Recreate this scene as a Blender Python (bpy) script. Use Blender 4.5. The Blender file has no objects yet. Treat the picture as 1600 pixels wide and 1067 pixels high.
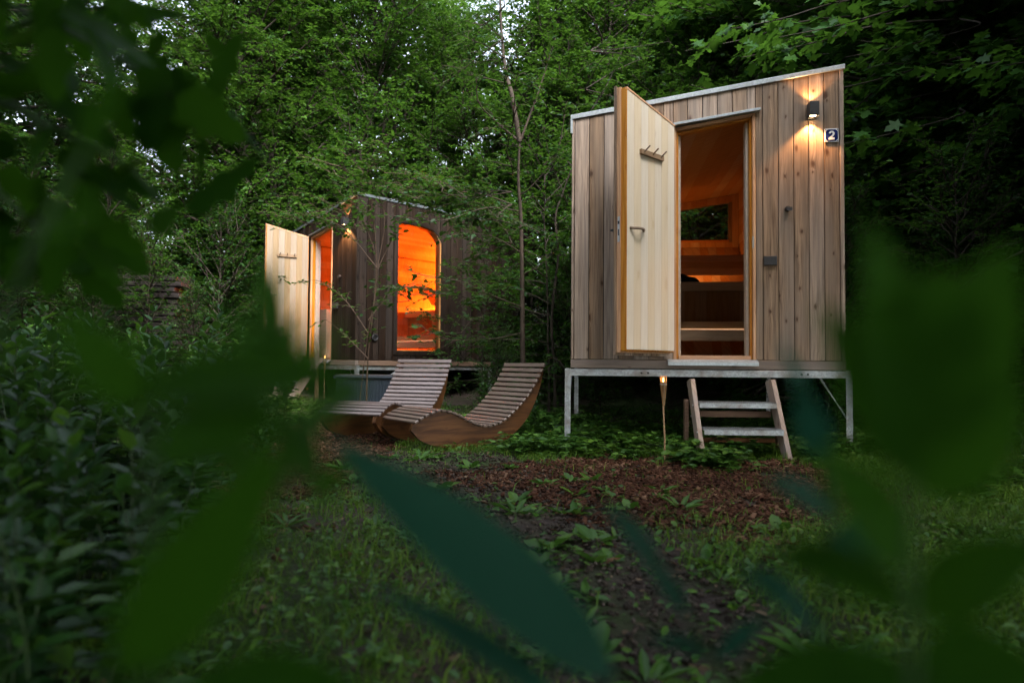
import bpy, bmesh, math, random
import numpy as np
from mathutils import Vector, Matrix

random.seed(7)
RNG = np.random.default_rng(11)
SC = bpy.context.scene
COL = SC.collection
rad = math.radians

# ------------------------------------------------------------------ camera
FPX = 1067.0                                   # focal length in photo pixels (24 mm on 36 mm)
PITCH = math.atan(36.5 / FPX); ROLL = rad(0.47)
EYE = Vector((0, 0, 0.8))
_F = Vector((0, math.cos(PITCH), math.sin(PITCH)))
_U = Vector((0, -math.sin(PITCH), math.cos(PITCH)))
_X = Vector((1, 0, 0))
CR = _X * math.cos(ROLL) + _U * math.sin(ROLL)
CU = _U * math.cos(ROLL) - _X * math.sin(ROLL)
cam_d = bpy.data.cameras.new('camera')
cam = bpy.data.objects.new('camera', cam_d); COL.objects.link(cam)
cam.matrix_world = Matrix(((CR.x, CU.x, -_F.x, EYE.x), (CR.y, CU.y, -_F.y, EYE.y), (CR.z, CU.z, -_F.z, EYE.z), (0, 0, 0, 1)))
cam_d.sensor_width = 36.0; cam_d.lens = 24.0
cam_d.clip_start = 0.02; cam_d.clip_end = 500
cam_d.dof.use_dof = True
cam_d.dof.focus_distance = 6.0
cam_d.dof.aperture_fstop = 1.7
SC.camera = cam

# ------------------------------------------------------------------ sky, sun, exposure
SUN_EL, SUN_AZ = rad(48), rad(153)
world = bpy.data.worlds.new('World'); SC.world = world
world.use_nodes = True
wn = world.node_tree
bg = wn.nodes['Background']
sky = wn.nodes.new('ShaderNodeTexSky')
sky.sky_type = 'NISHITA'; sky.sun_disc = False
sky.sun_elevation = SUN_EL; sky.sun_rotation = SUN_AZ
sky.air_density = 1.0; sky.dust_density = 3.0; sky.ozone_density = 1.0
hs = wn.nodes.new('ShaderNodeHueSaturation'); hs.inputs['Saturation'].default_value = 0.45   # thin cloud greys the sky
wn.links.new(sky.outputs[0], hs.inputs['Color']); wn.links.new(hs.outputs[0], bg.inputs[0]); bg.inputs[1].default_value = 0.15
sun_d = bpy.data.lights.new('sun', 'SUN'); sun_d.energy = 1.2; sun_d.angle = rad(40); sun_d.color = (1, 0.97, 0.93)
sun = bpy.data.objects.new('sun', sun_d); COL.objects.link(sun)
# the veiled evening light comes from high behind the camera, a little from the right
sun.rotation_euler = (Vector((0.50, -1.0, 1.25))).to_track_quat('Z', 'Y').to_euler()
SC.view_settings.view_transform = 'Standard'; SC.view_settings.look = 'None'
SC.view_settings.exposure = 2.55; SC.view_settings.gamma = 1.0
SC.cycles.max_bounces = 6; SC.cycles.diffuse_bounces = 2; SC.cycles.glossy_bounces = 2
SC.cycles.transmission_bounces = 4; SC.cycles.transparent_max_bounces = 8
SC.cycles.caustics_reflective = False; SC.cycles.caustics_refractive = False
SC.cycles.use_denoising = True
SC.cycles.sample_clamp_indirect = 4.0

# ------------------------------------------------------------------ small helpers
def at_px(u, v, d):
    """point at distance d (metres, along the view axis) in the photograph's frame: used to survey real positions"""
    return EYE + (_F + CR * ((u - 800) / FPX) - CU * ((v - 533.5) / FPX)) * d

def smooth(a, b, x):
    t = np.clip((x - a) / (b - a), 0, 1)
    return t * t * (3 - 2 * t)

def ground_z(x, y):
    x = np.asarray(x, float); y = np.asarray(y, float)
    z = 0.03 + 0.014 * np.clip(y - 2.5, 0, 8)
    z = z + 0.05 * np.clip(x - 1.6, 0, 6) * smooth(3, 6, y)
    z = z + 0.05 * np.clip(-x - 1.2, 0, 5) * smooth(1, 3, y)
    z = z + 0.17 * np.clip(y - 10.5, 0, 40) * smooth(10, 13, y)
    z = z + 0.10 * np.clip(np.abs(x) - 6, 0, 30)
    z = z + 0.012 * np.sin(x * 3.1 + y * 1.7) + 0.010 * np.sin(x * 7.3 - y * 5.1) + 0.006 * np.sin(x * 17 + 3 * np.sin(y * 13))
    return z

def gz(x, y): return float(ground_z(x, y))

def tag(o, label=None, cat=None, group=None, kind=None):
    if label: o['label'] = label
    if cat: o['category'] = cat
    if group: o['group'] = group
    if kind: o['kind'] = kind
    return o

def link(name, me, mat, parent=None):
    o = bpy.data.objects.new(name, me); COL.objects.link(o)
    if mat is not None: me.materials.append(mat)
    if parent is not None: o.parent = parent
    return o

def empty(name, loc, rz=0.0):
    o = bpy.data.objects.new(name, None); COL.objects.link(o)
    o.location = loc; o.rotation_euler = (0, 0, rz); o.empty_display_size = 0.2
    return o

def children(o): return [c for c in bpy.data.objects if c.parent == o]

def copy_tree(o, parent=None, kids=None):
    c = o.copy(); COL.objects.link(c)
    if parent is not None:
        c.parent = parent
    for k in (kids[o] if kids and o in kids else list(o.children)):
        copy_tree(k, c)
    return c

class MB:
    """collects simple solids into one bmesh"""
    def __init__(s): s.bm = bmesh.new()
    def hexa(s, p):
        v = [s.bm.verts.new(q) for q in p]
        for f in ((0, 3, 2, 1), (4, 5, 6, 7), (0, 1, 5, 4), (1, 2, 6, 5), (2, 3, 7, 6), (3, 0, 4, 7)):
            s.bm.faces.new([v[i] for i in f])
        return s
    def box(s, x0, x1, y0, y1, z0, z1, M=None):
        p = [Vector(q) for q in ((x0, y0, z0), (x1, y0, z0), (x1, y1, z0), (x0, y1, z0), (x0, y0, z1), (x1, y0, z1), (x1, y1, z1), (x0, y1, z1))]
        if M is not None: p = [M @ q for q in p]
        return s.hexa(p)
    def slope(s, x0, x1, y0, y1, zb0, zb1, zt0, zt1):
        """box whose bottom and top slope along x"""
        return s.hexa([(x0, y0, zb0), (x1, y0, zb1), (x1, y1, zb1), (x0, y1, zb0), (x0, y0, zt0), (x1, y0, zt1), (x1, y1, zt1), (x0, y1, zt0)])
    def slopey(s, x0, x1, y0, y1, zb0, zb1, zt0, zt1):
        return s.hexa([(x0, y0, zb0), (x1, y0, zb0), (x1, y1, zb1), (x0, y1, zb1), (x0, y0, zt0), (x1, y0, zt0), (x1, y1, zt1), (x0, y1, zt1)])
    def prism(s, pts, mk, a, b):
        """polygon pts (2-D) extruded from a to b; mk(p, q, t) makes the 3-D point"""
        n = len(pts)
        A = [s.bm.verts.new(mk(p[0], p[1], a)) for p in pts]
        B = [s.bm.verts.new(mk(p[0], p[1], b)) for p in pts]
        s.bm.faces.new(A[::-1]); s.bm.faces.new(B)
        for i in range(n):
            j = (i + 1) % n
            s.bm.faces.new((A[i], A[j], B[j], B[i]))
        return s
    def tube(s, pts, rs, n=8, cap=True):
        pts = [Vector(p) for p in pts]
        if not hasattr(rs, '__len__'): rs = [rs] * len(pts)
        rings = []
        up = Vector((0.13, 0.21, 1)).normalized()
        for i, p in enumerate(pts):
            t = (pts[min(i + 1, len(pts) - 1)] - pts[max(i - 1, 0)]).normalized()
            a = t.cross(up)
            if a.length < 1e-3: a = t.cross(Vector((1, 0, 0)))
            a.normalize(); b = t.cross(a)
            rings.append([s.bm.verts.new(p + (a * math.cos(2 * math.pi * k / n) + b * math.sin(2 * math.pi * k / n)) * rs[i]) for k in range(n)])
        for i in range(len(rings) - 1):
            for k in range(n):
                s.bm.faces.new((rings[i][k], rings[i][(k + 1) % n], rings[i + 1][(k + 1) % n], rings[i + 1][k]))
        if cap:
            s.bm.faces.new(rings[0][::-1]); s.bm.faces.new(rings[-1])
        return s
    def build(s, name, mat, parent=None, bevel=0.0, smooth_=False, seg=1):
        bm = s.bm
        bmesh.ops.recalc_face_normals(bm, faces=bm.faces)
        if bevel:
            bmesh.ops.bevel(bm, geom=list(bm.edges), offset=bevel, segments=seg, affect='EDGES', clamp_overlap=True)
        if smooth_:
            for f in bm.faces: f.smooth = True
        me = bpy.data.meshes.new(name); bm.to_mesh(me); bm.free()
        return link(name, me, mat, parent)

# ------------------------------------------------------------------ materials
def new_mat(name):
    m = bpy.data.materials.new(name); m.use_nodes = True
    nt = m.node_tree; b = nt.nodes['Principled BSDF']
    return m, nt, b

def N(nt, typ, **kw):
    n = nt.nodes.new(typ)
    for k, v in kw.items():
        if hasattr(n, k): setattr(n, k, v)
    return n

def ramp(nt, fac, stops):
    r = nt.nodes.new('ShaderNodeValToRGB'); nt.links.new(fac, r.inputs[0])
    el = r.color_ramp.elements
    while len(el) < len(stops): el.new(0.5)
    for e, (p, c) in zip(el, stops): e.position = p; e.color = (*c, 1) if len(c) == 3 else c
    return r.outputs[0]

def mathn(nt, op, a, b=None, c=None):
    n = nt.nodes.new('ShaderNodeMath'); n.operation = op
    for i, v in enumerate((a, b, c)):
        if v is None: continue
        if isinstance(v, (int, float)): n.inputs[i].default_value = v
        else: nt.links.new(v, n.inputs[i])
    return n.outputs[0]

def mixc(nt, fac, a, b, mode='MIX'):
    n = nt.nodes.new('ShaderNodeMix'); n.data_type = 'RGBA'; n.blend_type = mode
    for s_, v in ((n.inputs[0], fac), (n.inputs[6], a), (n.inputs[7], b)):
        if isinstance(v, (int, float)): s_.default_value = v
        elif isinstance(v, tuple): s_.default_value = (*v, 1) if len(v) == 3 else v
        else: nt.links.new(v, s_)
    return n.outputs[2]

def wood(name, light, dark, knot, axis='Z', grain=1.0, knots=1.0, rough=0.65, island=0.35, grey=None, spec=0.3, width=8.0, bump=0.4, stain=0.0):
    """timber: long grain along axis, knots that bend the grain, a tone of its own for each board"""
    m, nt, b = new_mat(name)
    tc = N(nt, 'ShaderNodeTexCoord'); geo = N(nt, 'ShaderNodeNewGeometry')
    isl = geo.outputs['Random Per Island']
    sep = N(nt, 'ShaderNodeSeparateXYZ'); nt.links.new(tc.outputs['Object'], sep.inputs[0])
    ax = {'X': 0, 'Y': 1, 'Z': 2}[axis]
    along = sep.outputs[ax]
    oth = [sep.outputs[i] for i in range(3) if i != ax]
    across = mathn(nt, 'ADD', oth[0], mathn(nt, 'MULTIPLY', oth[1], 1.0))
    off = mathn(nt, 'MULTIPLY', isl, 37.0)
    # knots
    cv = N(nt, 'ShaderNodeCombineXYZ')
    nt.links.new(mathn(nt, 'MULTIPLY', across, width), cv.inputs[0])
    nt.links.new(mathn(nt, 'ADD', mathn(nt, 'MULTIPLY', along, width * 0.5), off), cv.inputs[1])
    nt.links.new(off, cv.inputs[2])
    nz = N(nt, 'ShaderNodeTexNoise'); nz.inputs['Scale'].default_value = 3.0; nz.inputs['Detail'].default_value = 2
    nt.links.new(cv.outputs[0], nz.inputs['Vector'])
    vadd = N(nt, 'ShaderNodeVectorMath', operation='MULTIPLY_ADD')
    nt.links.new(nz.outputs['Color'], vadd.inputs[0]); vadd.inputs[1].default_value = (0.18, 0.12, 0); nt.links.new(cv.outputs[0], vadd.inputs[2])
    vo = N(nt, 'ShaderNodeTexVoronoi', voronoi_dimensions='2D'); vo.inputs['Scale'].default_value = 1.0; vo.inputs['Randomness'].default_value = 0.85
    nt.links.new(vadd.outputs[0], vo.inputs['Vector'])
    ks = N(nt, 'ShaderNodeSeparateColor'); nt.links.new(vo.outputs['Color'], ks.inputs[0])
    # knots differ in size, and about half the cells have none
    kd = mathn(nt, 'ADD', mathn(nt, 'MULTIPLY', vo.outputs['Distance'], mathn(nt, 'ADD', mathn(nt, 'MULTIPLY', ks.outputs[1], 1.6), 0.75)), mathn(nt, 'MULTIPLY', mathn(nt, 'GREATER_THAN', ks.outputs[0], 0.52), 0.5))
    bend = mathn(nt, 'DIVIDE', 0.05, mathn(nt, 'ADD', kd, 0.07))
    # grain
    gv = N(nt, 'ShaderNodeCombineXYZ')
    nt.links.new(mathn(nt, 'ADD', mathn(nt, 'MULTIPLY', across, 75 * grain), mathn(nt, 'MULTIPLY', bend, 5.0)), gv.inputs[0])
    nt.links.new(mathn(nt, 'MULTIPLY', along, 2.2), gv.inputs[1]); nt.links.new(off, gv.inputs[2])
    g1 = N(nt, 'ShaderNodeTexNoise'); g1.inputs['Scale'].default_value = 1.0; g1.inputs['Detail'].default_value = 5; g1.inputs['Roughness'].default_value = 0.6
    nt.links.new(gv.outputs[0], g1.inputs['Vector'])
    col = ramp(nt, g1.outputs[0], [(0.36, dark), (0.58, light)])
    # large weathering
    g2 = N(nt, 'ShaderNodeTexNoise'); g2.inputs['Scale'].default_value = 1.0; g2.inputs['Detail'].default_value = 4
    gv2 = N(nt, 'ShaderNodeCombineXYZ')
    nt.links.new(mathn(nt, 'MULTIPLY', across, 9), gv2.inputs[0]); nt.links.new(mathn(nt, 'MULTIPLY', along, 1.3), gv2.inputs[1]); nt.links.new(off, gv2.inputs[2])
    nt.links.new(gv2.outputs[0], g2.inputs['Vector'])
    if grey:
        col = mixc(nt, ramp(nt, g2.outputs[0], [(0.35, (0, 0, 0)), (0.65, (1, 1, 1))]), col, grey)
    # knot colour
    kf = ramp(nt, kd, [(0.0, (1, 1, 1)), (0.07, (0.85, 0.85, 0.85)), (0.11, (0.45, 0.45, 0.45)), (0.17, (0.12, 0.12, 0.12)), (0.30, (0, 0, 0))])
    kf = mathn(nt, 'MULTIPLY', kf, knots)
    col = mixc(nt, kf, col, knot)
    # board tone
    tone = mathn(nt, 'ADD', mathn(nt, 'MULTIPLY', isl, island), 1.0 - island * 0.55)
    hv = N(nt, 'ShaderNodeHueSaturation'); nt.links.new(col, hv.inputs['Color']); nt.links.new(tone, hv.inputs['Value'])
    nt.links.new(mathn(nt, 'ADD', mathn(nt, 'MULTIPLY', isl, -0.45), 1.15), hv.inputs['Saturation'])
    # rain streaks and stains
    g3 = N(nt, 'ShaderNodeTexNoise'); g3.inputs['Scale'].default_value = 1.0; g3.inputs['Detail'].default_value = 6; g3.inputs['Roughness'].default_value = 0.65
    gv3 = N(nt, 'ShaderNodeCombineXYZ')
    nt.links.new(mathn(nt, 'MULTIPLY', across, 24), gv3.inputs[0]); nt.links.new(mathn(nt, 'MULTIPLY', along, 0.9), gv3.inputs[1]); nt.links.new(off, gv3.inputs[2])
    nt.links.new(gv3.outputs[0], g3.inputs['Vector'])
    streak = ramp(nt, g3.outputs[0], [(0.33, (1 - stain,) * 3), (0.6, (1, 1, 1))])
    nt.links.new(mixc(nt, 1.0, hv.outputs[0], streak, 'MULTIPLY'), b.inputs['Base Color'])
    b.inputs['Roughness'].default_value = rough; b.inputs['Specular IOR Level'].default_value = spec
    bp = N(nt, 'ShaderNodeBump'); bp.inputs['Strength'].default_value = bump; bp.inputs['Distance'].default_value = 0.002
    nt.links.new(mathn(nt, 'SUBTRACT', g1.outputs[0], kf), bp.inputs['Height']); nt.links.new(bp.outputs[0], b.inputs['Normal'])
    return m

def galvanised(name, c0=(0.30, 0.33, 0.35), c1=(0.48, 0.52, 0.54), rough=0.45, dirt=0.8):
    m, nt, b = new_mat(name)
    tc = N(nt, 'ShaderNodeTexCoord')
    vo = N(nt, 'ShaderNodeTexVoronoi'); vo.inputs['Scale'].default_value = 70; nt.links.new(tc.outputs['Object'], vo.inputs['Vector'])
    nz = N(nt, 'ShaderNodeTexNoise'); nz.inputs['Scale'].default_value = 9; nz.inputs['Detail'].default_value = 6; nt.links.new(tc.outputs['Object'], nz.inputs['Vector'])
    sp = N(nt, 'ShaderNodeSeparateColor'); nt.links.new(vo.outputs['Color'], sp.inputs[0])
    col = mixc(nt, sp.outputs[0], c0, c1)
    col = mixc(nt, ramp(nt, nz.outputs[0], [(0.45, (0, 0, 0)), (0.72, (dirt,) * 3)]), col, (0.20, 0.17, 0.14))
    nt.links.new(col, b.inputs['Base Color'])
    b.inputs['Metallic'].default_value = 0.6; b.inputs['Roughness'].default_value = rough
    bp = N(nt, 'ShaderNodeBump'); bp.inputs['Strength'].default_value = 0.2; bp.inputs['Distance'].default_value = 0.002
    nt.links.new(nz.outputs[0], bp.inputs['Height']); nt.links.new(bp.outputs[0], b.inputs['Normal'])
    return m

def plain(name, col, rough=0.5, metal=0.0, spec=0.5, vary=0.12, scale=30.0):
    m, nt, b = new_mat(name)
    tc = N(nt, 'ShaderNodeTexCoord'); nz = N(nt, 'ShaderNodeTexNoise'); nz.inputs['Scale'].default_value = scale; nz.inputs['Detail'].default_value = 4
    nt.links.new(tc.outputs['Object'], nz.inputs['Vector'])
    lo = tuple(c * (1 - vary) for c in col); hi = tuple(min(1, c * (1 + vary)) for c in col)
    nt.links.new(ramp(nt, nz.outputs[0], [(0.3, lo), (0.7, hi)]), b.inputs['Base Color'])
    b.inputs['Roughness'].default_value = rough; b.inputs['Metallic'].default_value = metal; b.inputs['Specular IOR Level'].default_value = spec
    return m

def emit(name, col, strength):
    m, nt, b = new_mat(name)
    b.inputs['Base Color'].default_value = (*col, 1)
    b.inputs['Emission Color'].default_value = (*col, 1); b.inputs['Emission Strength'].default_value = strength
    return m

def leafmat(name, stops, transl=0.35, rough=0.45, spec=0.2, tint=(0.10, 0.22, 0.02)):
    m, nt, b = new_mat(name)
    geo = N(nt, 'ShaderNodeNewGeometry'); oi = N(nt, 'ShaderNodeObjectInfo')
    rnd = mathn(nt, 'ADD', mathn(nt, 'MULTIPLY', geo.outputs['Random Per Island'], 0.75), mathn(nt, 'MULTIPLY', oi.outputs['Random'], 0.25))
    tc = N(nt, 'ShaderNodeTexCoord'); nz = N(nt, 'ShaderNodeTexNoise'); nz.inputs['Scale'].default_value = 1.1; nz.inputs['Detail'].default_value = 2
    nt.links.new(tc.outputs['Object'], nz.inputs['Vector'])
    rnd = mathn(nt, 'ADD', rnd, mathn(nt, 'MULTIPLY', mathn(nt, 'SUBTRACT', nz.outputs[0], 0.5), 0.9))
    col = ramp(nt, rnd, stops)
    if transl > 0.2: col = mixc(nt, 1.0, col, (0.64, 0.72, 0.60), 'MULTIPLY')
    nt.links.new(col, b.inputs['Base Color'])
    b.inputs['Roughness'].default_value = rough; b.inputs['Specular IOR Level'].default_value = spec
    tr = N(nt, 'ShaderNodeBsdfTranslucent')
    nt.links.new(mixc(nt, 0.5, col, tint), tr.inputs[0])
    mx = N(nt, 'ShaderNodeMixShader'); mx.inputs[0].default_value = transl
    nt.links.new(b.outputs[0], mx.inputs[1]); nt.links.new(tr.outputs[0], mx.inputs[2])
    nt.links.new(mx.outputs[0], nt.nodes['Material Output'].inputs[0])
    return m

M = {}
M['clad'] = wood('weathered_larch_cladding', (0.43, 0.295, 0.195), (0.16, 0.10, 0.062), (0.08, 0.034, 0.014), grey=(0.30, 0.225, 0.17), island=0.55, stain=0.42)
M['clad_shaded'] = wood('shaded_weathered_cladding', (0.034, 0.021, 0.014), (0.012, 0.007, 0.005), (0.008, 0.005, 0.003), grey=(0.021, 0.015, 0.012), spec=0.08, island=0.6, stain=0.4)  # weathered boards of the far cabin, its shade darkened into the colour
M['beam'] = wood('timber_base_beam', (0.23, 0.16, 0.115), (0.11, 0.075, 0.05), (0.08, 0.04, 0.02), axis='X', grey=(0.18, 0.14, 0.115))
M['old_board'] = wood('blackened_board', (0.035, 0.026, 0.025), (0.018, 0.013, 0.012), (0.015, 0.01, 0.008), axis='X')
M['beam_y'] = wood('timber_side_beam', (0.22, 0.145, 0.105), (0.10, 0.065, 0.045), (0.08, 0.04, 0.02), axis='Y', grey=(0.18, 0.13, 0.10))
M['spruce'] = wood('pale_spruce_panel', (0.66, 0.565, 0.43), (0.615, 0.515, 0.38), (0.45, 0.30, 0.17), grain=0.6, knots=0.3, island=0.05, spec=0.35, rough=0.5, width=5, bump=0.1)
M['spruce_tan_shaded'] = wood('shaded_tan_spruce_panel', (0.27, 0.20, 0.125), (0.235, 0.165, 0.10), (0.2, 0.12, 0.06), grain=0.8, knots=0.35, island=0.10, rough=0.5, width=5, bump=0.1)  # tan door wood, darkened to stand in for shade on the far door
M['larch'] = wood('orange_larch_frame', (0.58, 0.28, 0.09), (0.42, 0.17, 0.045), (0.25, 0.08, 0.02), grain=1.0, knots=0.3, island=0.15, rough=0.4, bump=0.15)
M['larch_x'] = wood('orange_larch_head', (0.52, 0.24, 0.08), (0.38, 0.15, 0.04), (0.25, 0.08, 0.02), axis='X', knots=0.3, island=0.15, rough=0.4, bump=0.15)
M['lining'] = wood('alder_lining', (0.52, 0.30, 0.15), (0.42, 0.22, 0.10), (0.30, 0.13, 0.05), grain=0.5, knots=0.2, island=0.18, rough=0.55, bump=0.1)
M['bench'] = wood('sauna_bench_wood', (0.74, 0.55, 0.36), (0.64, 0.45, 0.27), (0.4, 0.22, 0.1), axis='X', grain=0.6, knots=0.1, island=0.15, rough=0.5, bump=0.1)
M['slat'] = wood('oiled_lounger_slats', (0.14, 0.085, 0.060), (0.06, 0.036, 0.026), (0.03, 0.018, 0.012), axis='Y', grain=1.4, knots=0.3, island=0.5, rough=0.36, spec=0.6, grey=(0.13, 0.092, 0.072))
M['slat_grey'] = wood('greyed_lounger_slats', (0.13, 0.09, 0.082), (0.06, 0.04, 0.037), (0.03, 0.018, 0.015), axis='Y', grain=1.4, knots=0.3, island=0.5, rough=0.32, spec=0.7, grey=(0.15, 0.118, 0.118))
M['ply'] = wood('orange_plywood_side', (0.115, 0.050, 0.018), (0.05, 0.021, 0.009), (0.04, 0.015, 0.006), axis='X', grain=0.6, knots=0.2, island=0.1, rough=0.4)
M['step'] = wood('step_stringer_wood', (0.42, 0.30, 0.22), (0.24, 0.16, 0.11), (0.14, 0.07, 0.04), grain=1.0, island=0.2, grey=(0.34, 0.27, 0.23))
M['brown'] = wood('brown_stained_board', (0.16, 0.075, 0.03), (0.09, 0.04, 0.016), (0.05, 0.02, 0.01), axis='X', island=0.2)
M['peg'] = wood('walnut_peg', (0.26, 0.17, 0.10), (0.18, 0.11, 0.06), (0.1, 0.05, 0.03), axis='X', island=0.1)
M['core'] = plain('dark_membrane', (0.03, 0.026, 0.022), 0.8)
M['zinc'] = galvanised('zinc_trim', (0.38, 0.43, 0.46), (0.50, 0.56, 0.59), 0.38, 0.15)
M['zinc_shaded'] = galvanised('shaded_zinc_trim', (0.10, 0.12, 0.135), (0.16, 0.19, 0.21), 0.5, 0.6)  # zinc for the far cabin with shade put into its colour
M['galv'] = galvanised('galvanised_steel')
M['black'] = plain('black_powder_coat', (0.018, 0.018, 0.02), 0.45, 0.0, 0.5)
M['steel'] = plain('brushed_steel', (0.45, 0.45, 0.45), 0.3, 1.0)
M['seal'] = plain('grey_reveal', (0.42, 0.35, 0.28), 0.6)
M['enamel_blue'] = plain('blue_enamel', (0.008, 0.016, 0.10), 0.18, 0, 0.6)
M['enamel_white'] = plain('white_enamel', (0.72, 0.74, 0.78), 0.2, 0, 0.6, 0.04)
M['rubber'] = plain('dark_blue_plastic', (0.022, 0.034, 0.05), 0.45)
M['towel'] = plain('black_towel', (0.012, 0.012, 0.014), 0.95, 0, 0.1)
M['bamboo'] = wood('bamboo_cane', (0.42, 0.25, 0.12), (0.28, 0.15, 0.06), (0.12, 0.06, 0.03), knots=0.3, island=0.4, rough=0.4)
M['flame'] = emit('candle_flame', (1.0, 0.42, 0.10), 6)
M['lens'] = emit('warm_lamp_lens', (1.0, 0.62, 0.30), 8)
M['led_dim'] = emit('orange_led_strip', (1.0, 0.34, 0.06), 2.0)
M['led_line'] = emit('pale_led_line', (1.0, 0.62, 0.36), 0.35)
M['led_hot'] = emit('bright_orange_led_strip', (1.0, 0.15, 0.008), 170.0)
M['bark'] = plain('smooth_grey_bark', (0.030, 0.023, 0.017), 0.8, 0, 0.3, 0.5, 14)
M['bark_pale'] = plain('pale_brown_bark', (0.042, 0.030, 0.021), 0.75, 0, 0.3, 0.4, 14)
M['stem'] = plain('green_stem', (0.028, 0.055, 0.015), 0.5, 0, 0.4, 0.3, 10)
M['leaf_teal'] = leafmat('bluish_near_leaves', [(0.05, (0.014, 0.068, 0.050)), (1.0, (0.020, 0.088, 0.062))], 0.35, 0.5, 0.08, (0.03, 0.17, 0.09))
M['leaf_fresh'] = leafmat('fresh_near_leaves', [(0.05, (0.022, 0.075, 0.016)), (1.0, (0.05, 0.13, 0.022))], 0.5, 0.5, 0.06, (0.10, 0.26, 0.02))
M['stem_near'] = plain('dark_green_stem', (0.020, 0.05, 0.012), 0.6, 0, 0.2, 0.2, 10)
M['stem_brown'] = plain('brown_twig', (0.07, 0.045, 0.03), 0.7, 0, 0.3, 0.3, 10)

gm, nt, b_ = new_mat('window_glass')
nt.nodes.remove(b_)
tr = N(nt, 'ShaderNodeBsdfTransparent'); gl = N(nt, 'ShaderNodeBsdfGlossy'); gl.inputs['Roughness'].default_value = 0.02
fr = N(nt, 'ShaderNodeFresnel'); fr.inputs[0].default_value = 1.45
mx = N(nt, 'ShaderNodeMixShader'); nt.links.new(fr.outputs[0], mx.inputs[0]); nt.links.new(tr.outputs[0], mx.inputs[1]); nt.links.new(gl.outputs[0], mx.inputs[2])
nt.links.new(mx.outputs[0], nt.nodes['Material Output'].inputs[0]); M['glass'] = gm

def G(*cs): return [(i / (len(cs) - 1) if len(cs) > 1 else 0, c) for i, c in enumerate(cs)]
M['leaf_mid'] = leafmat('hazel_leaves', [(0.05, (0.016, 0.050, 0.010)), (0.45, (0.030, 0.088, 0.014)), (0.8, (0.055, 0.13, 0.018)), (1.0, (0.10, 0.19, 0.03))], 0.38)
M['leaf_dark'] = leafmat('dark_leaves', [(0.05, (0.010, 0.034, 0.010)), (0.5, (0.019, 0.060, 0.015)), (0.9, (0.034, 0.095, 0.020)), (1.0, (0.06, 0.13, 0.03))], 0.30)
M['leaf_maple'] = leafmat('maple_leaves', [(0.05, (0.016, 0.055, 0.010)), (0.5, (0.030, 0.095, 0.014)), (0.9, (0.05, 0.14, 0.018)), (1.0, (0.08, 0.18, 0.03))], 0.38)
M['leaf_herb'] = leafmat('herb_leaves', [(0.05, (0.014, 0.048, 0.014)), (0.5, (0.026, 0.085, 0.020)), (0.8, (0.055, 0.145, 0.022)), (1.0, (0.16, 0.30, 0.03))], 0.28, 0.45, 0.25)
M['leaf_ground'] = leafmat('ground_cover_leaves', [(0.05, (0.045, 0.12, 0.024)), (0.5, (0.085, 0.19, 0.034)), (0.9, (0.15, 0.27, 0.04)), (1.0, (0.28, 0.36, 0.07))], 0.28, 0.4)
M['leaf_near'] = leafmat('broad_near_leaves', [(0.05, (0.014, 0.056, 0.007)), (0.5, (0.028, 0.095, 0.008)), (1.0, (0.045, 0.13, 0.008))], 0.5, 0.55, 0.03, (0.06, 0.17, 0.004))
M['grass'] = leafmat('grass_blades', [(0.05, (0.08, 0.16, 0.018)), (0.5, (0.13, 0.25, 0.026)), (0.9, (0.20, 0.31, 0.035)), (1.0, (0.20, 0.18, 0.08))], 0.25)
M['chips'] = leafmat('bark_chips', [(0.0, (0.022, 0.011, 0.007)), (0.4, (0.052, 0.023, 0.013)), (0.8, (0.10, 0.045, 0.026)), (1.0, (0.22, 0.13, 0.08))], 0.0, 0.75, 0.08)
M['litter'] = leafmat('dry_leaf_litter', [(0.0, (0.06, 0.04, 0.025)), (0.5, (0.12, 0.08, 0.05)), (1.0, (0.28, 0.2, 0.12))], 0.1, 0.8, 0.2)
M['pebble'] = leafmat('pebbles', [(0.0, (0.03, 0.024, 0.019)), (0.6, (0.07, 0.055, 0.044)), (1.0, (0.16, 0.135, 0.115))], 0.0, 0.75, 0.1)

# forest floor
m, nt, b = new_mat('forest_floor')
tc = N(nt, 'ShaderNodeTexCoord')
n1 = N(nt, 'ShaderNodeTexNoise'); n1.inputs['Scale'].default_value = 1.3; n1.inputs['Detail'].default_value = 8; nt.links.new(tc.outputs['Object'], n1.inputs['Vector'])
n2 = N(nt, 'ShaderNodeTexNoise'); n2.inputs['Scale'].default_value = 38; n2.inputs['Detail'].default_value = 8; n2.inputs['Roughness'].default_value = 0.7; nt.links.new(tc.outputs['Object'], n2.inputs['Vector'])
v1 = N(nt, 'ShaderNodeTexVoronoi'); v1.inputs['Scale'].default_value = 55; nt.links.new(tc.outputs['Object'], v1.inputs['Vector'])
soil = ramp(nt, n2.outputs[0], [(0.3, (0.030, 0.022, 0.018)), (0.55, (0.062, 0.046, 0.038)), (0.75, (0.12, 0.10, 0.088))])
moss = ramp(nt, n2.outputs[0], [(0.3, (0.018, 0.030, 0.010)), (0.7, (0.045, 0.075, 0.018))])
col = mixc(nt, ramp(nt, n1.outputs[0], [(0.42, (0, 0, 0)), (0.62, (1, 1, 1))]), soil, moss)
nt.links.new(col, b.inputs['Base Color']); b.inputs['Roughness'].default_value = 0.9; b.inputs['Specular IOR Level'].default_value = 0.2
bp = N(nt, 'ShaderNodeBump'); bp.inputs['Strength'].default_value = 0.9; bp.inputs['Distance'].default_value = 0.02
nt.links.new(mathn(nt, 'ADD', n2.outputs[0], mathn(nt, 'MULTIPLY', v1.outputs['Distance'], 0.6)), bp.inputs['Height']); nt.links.new(bp.outputs[0], b.inputs['Normal'])
M['soil'] = m

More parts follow.
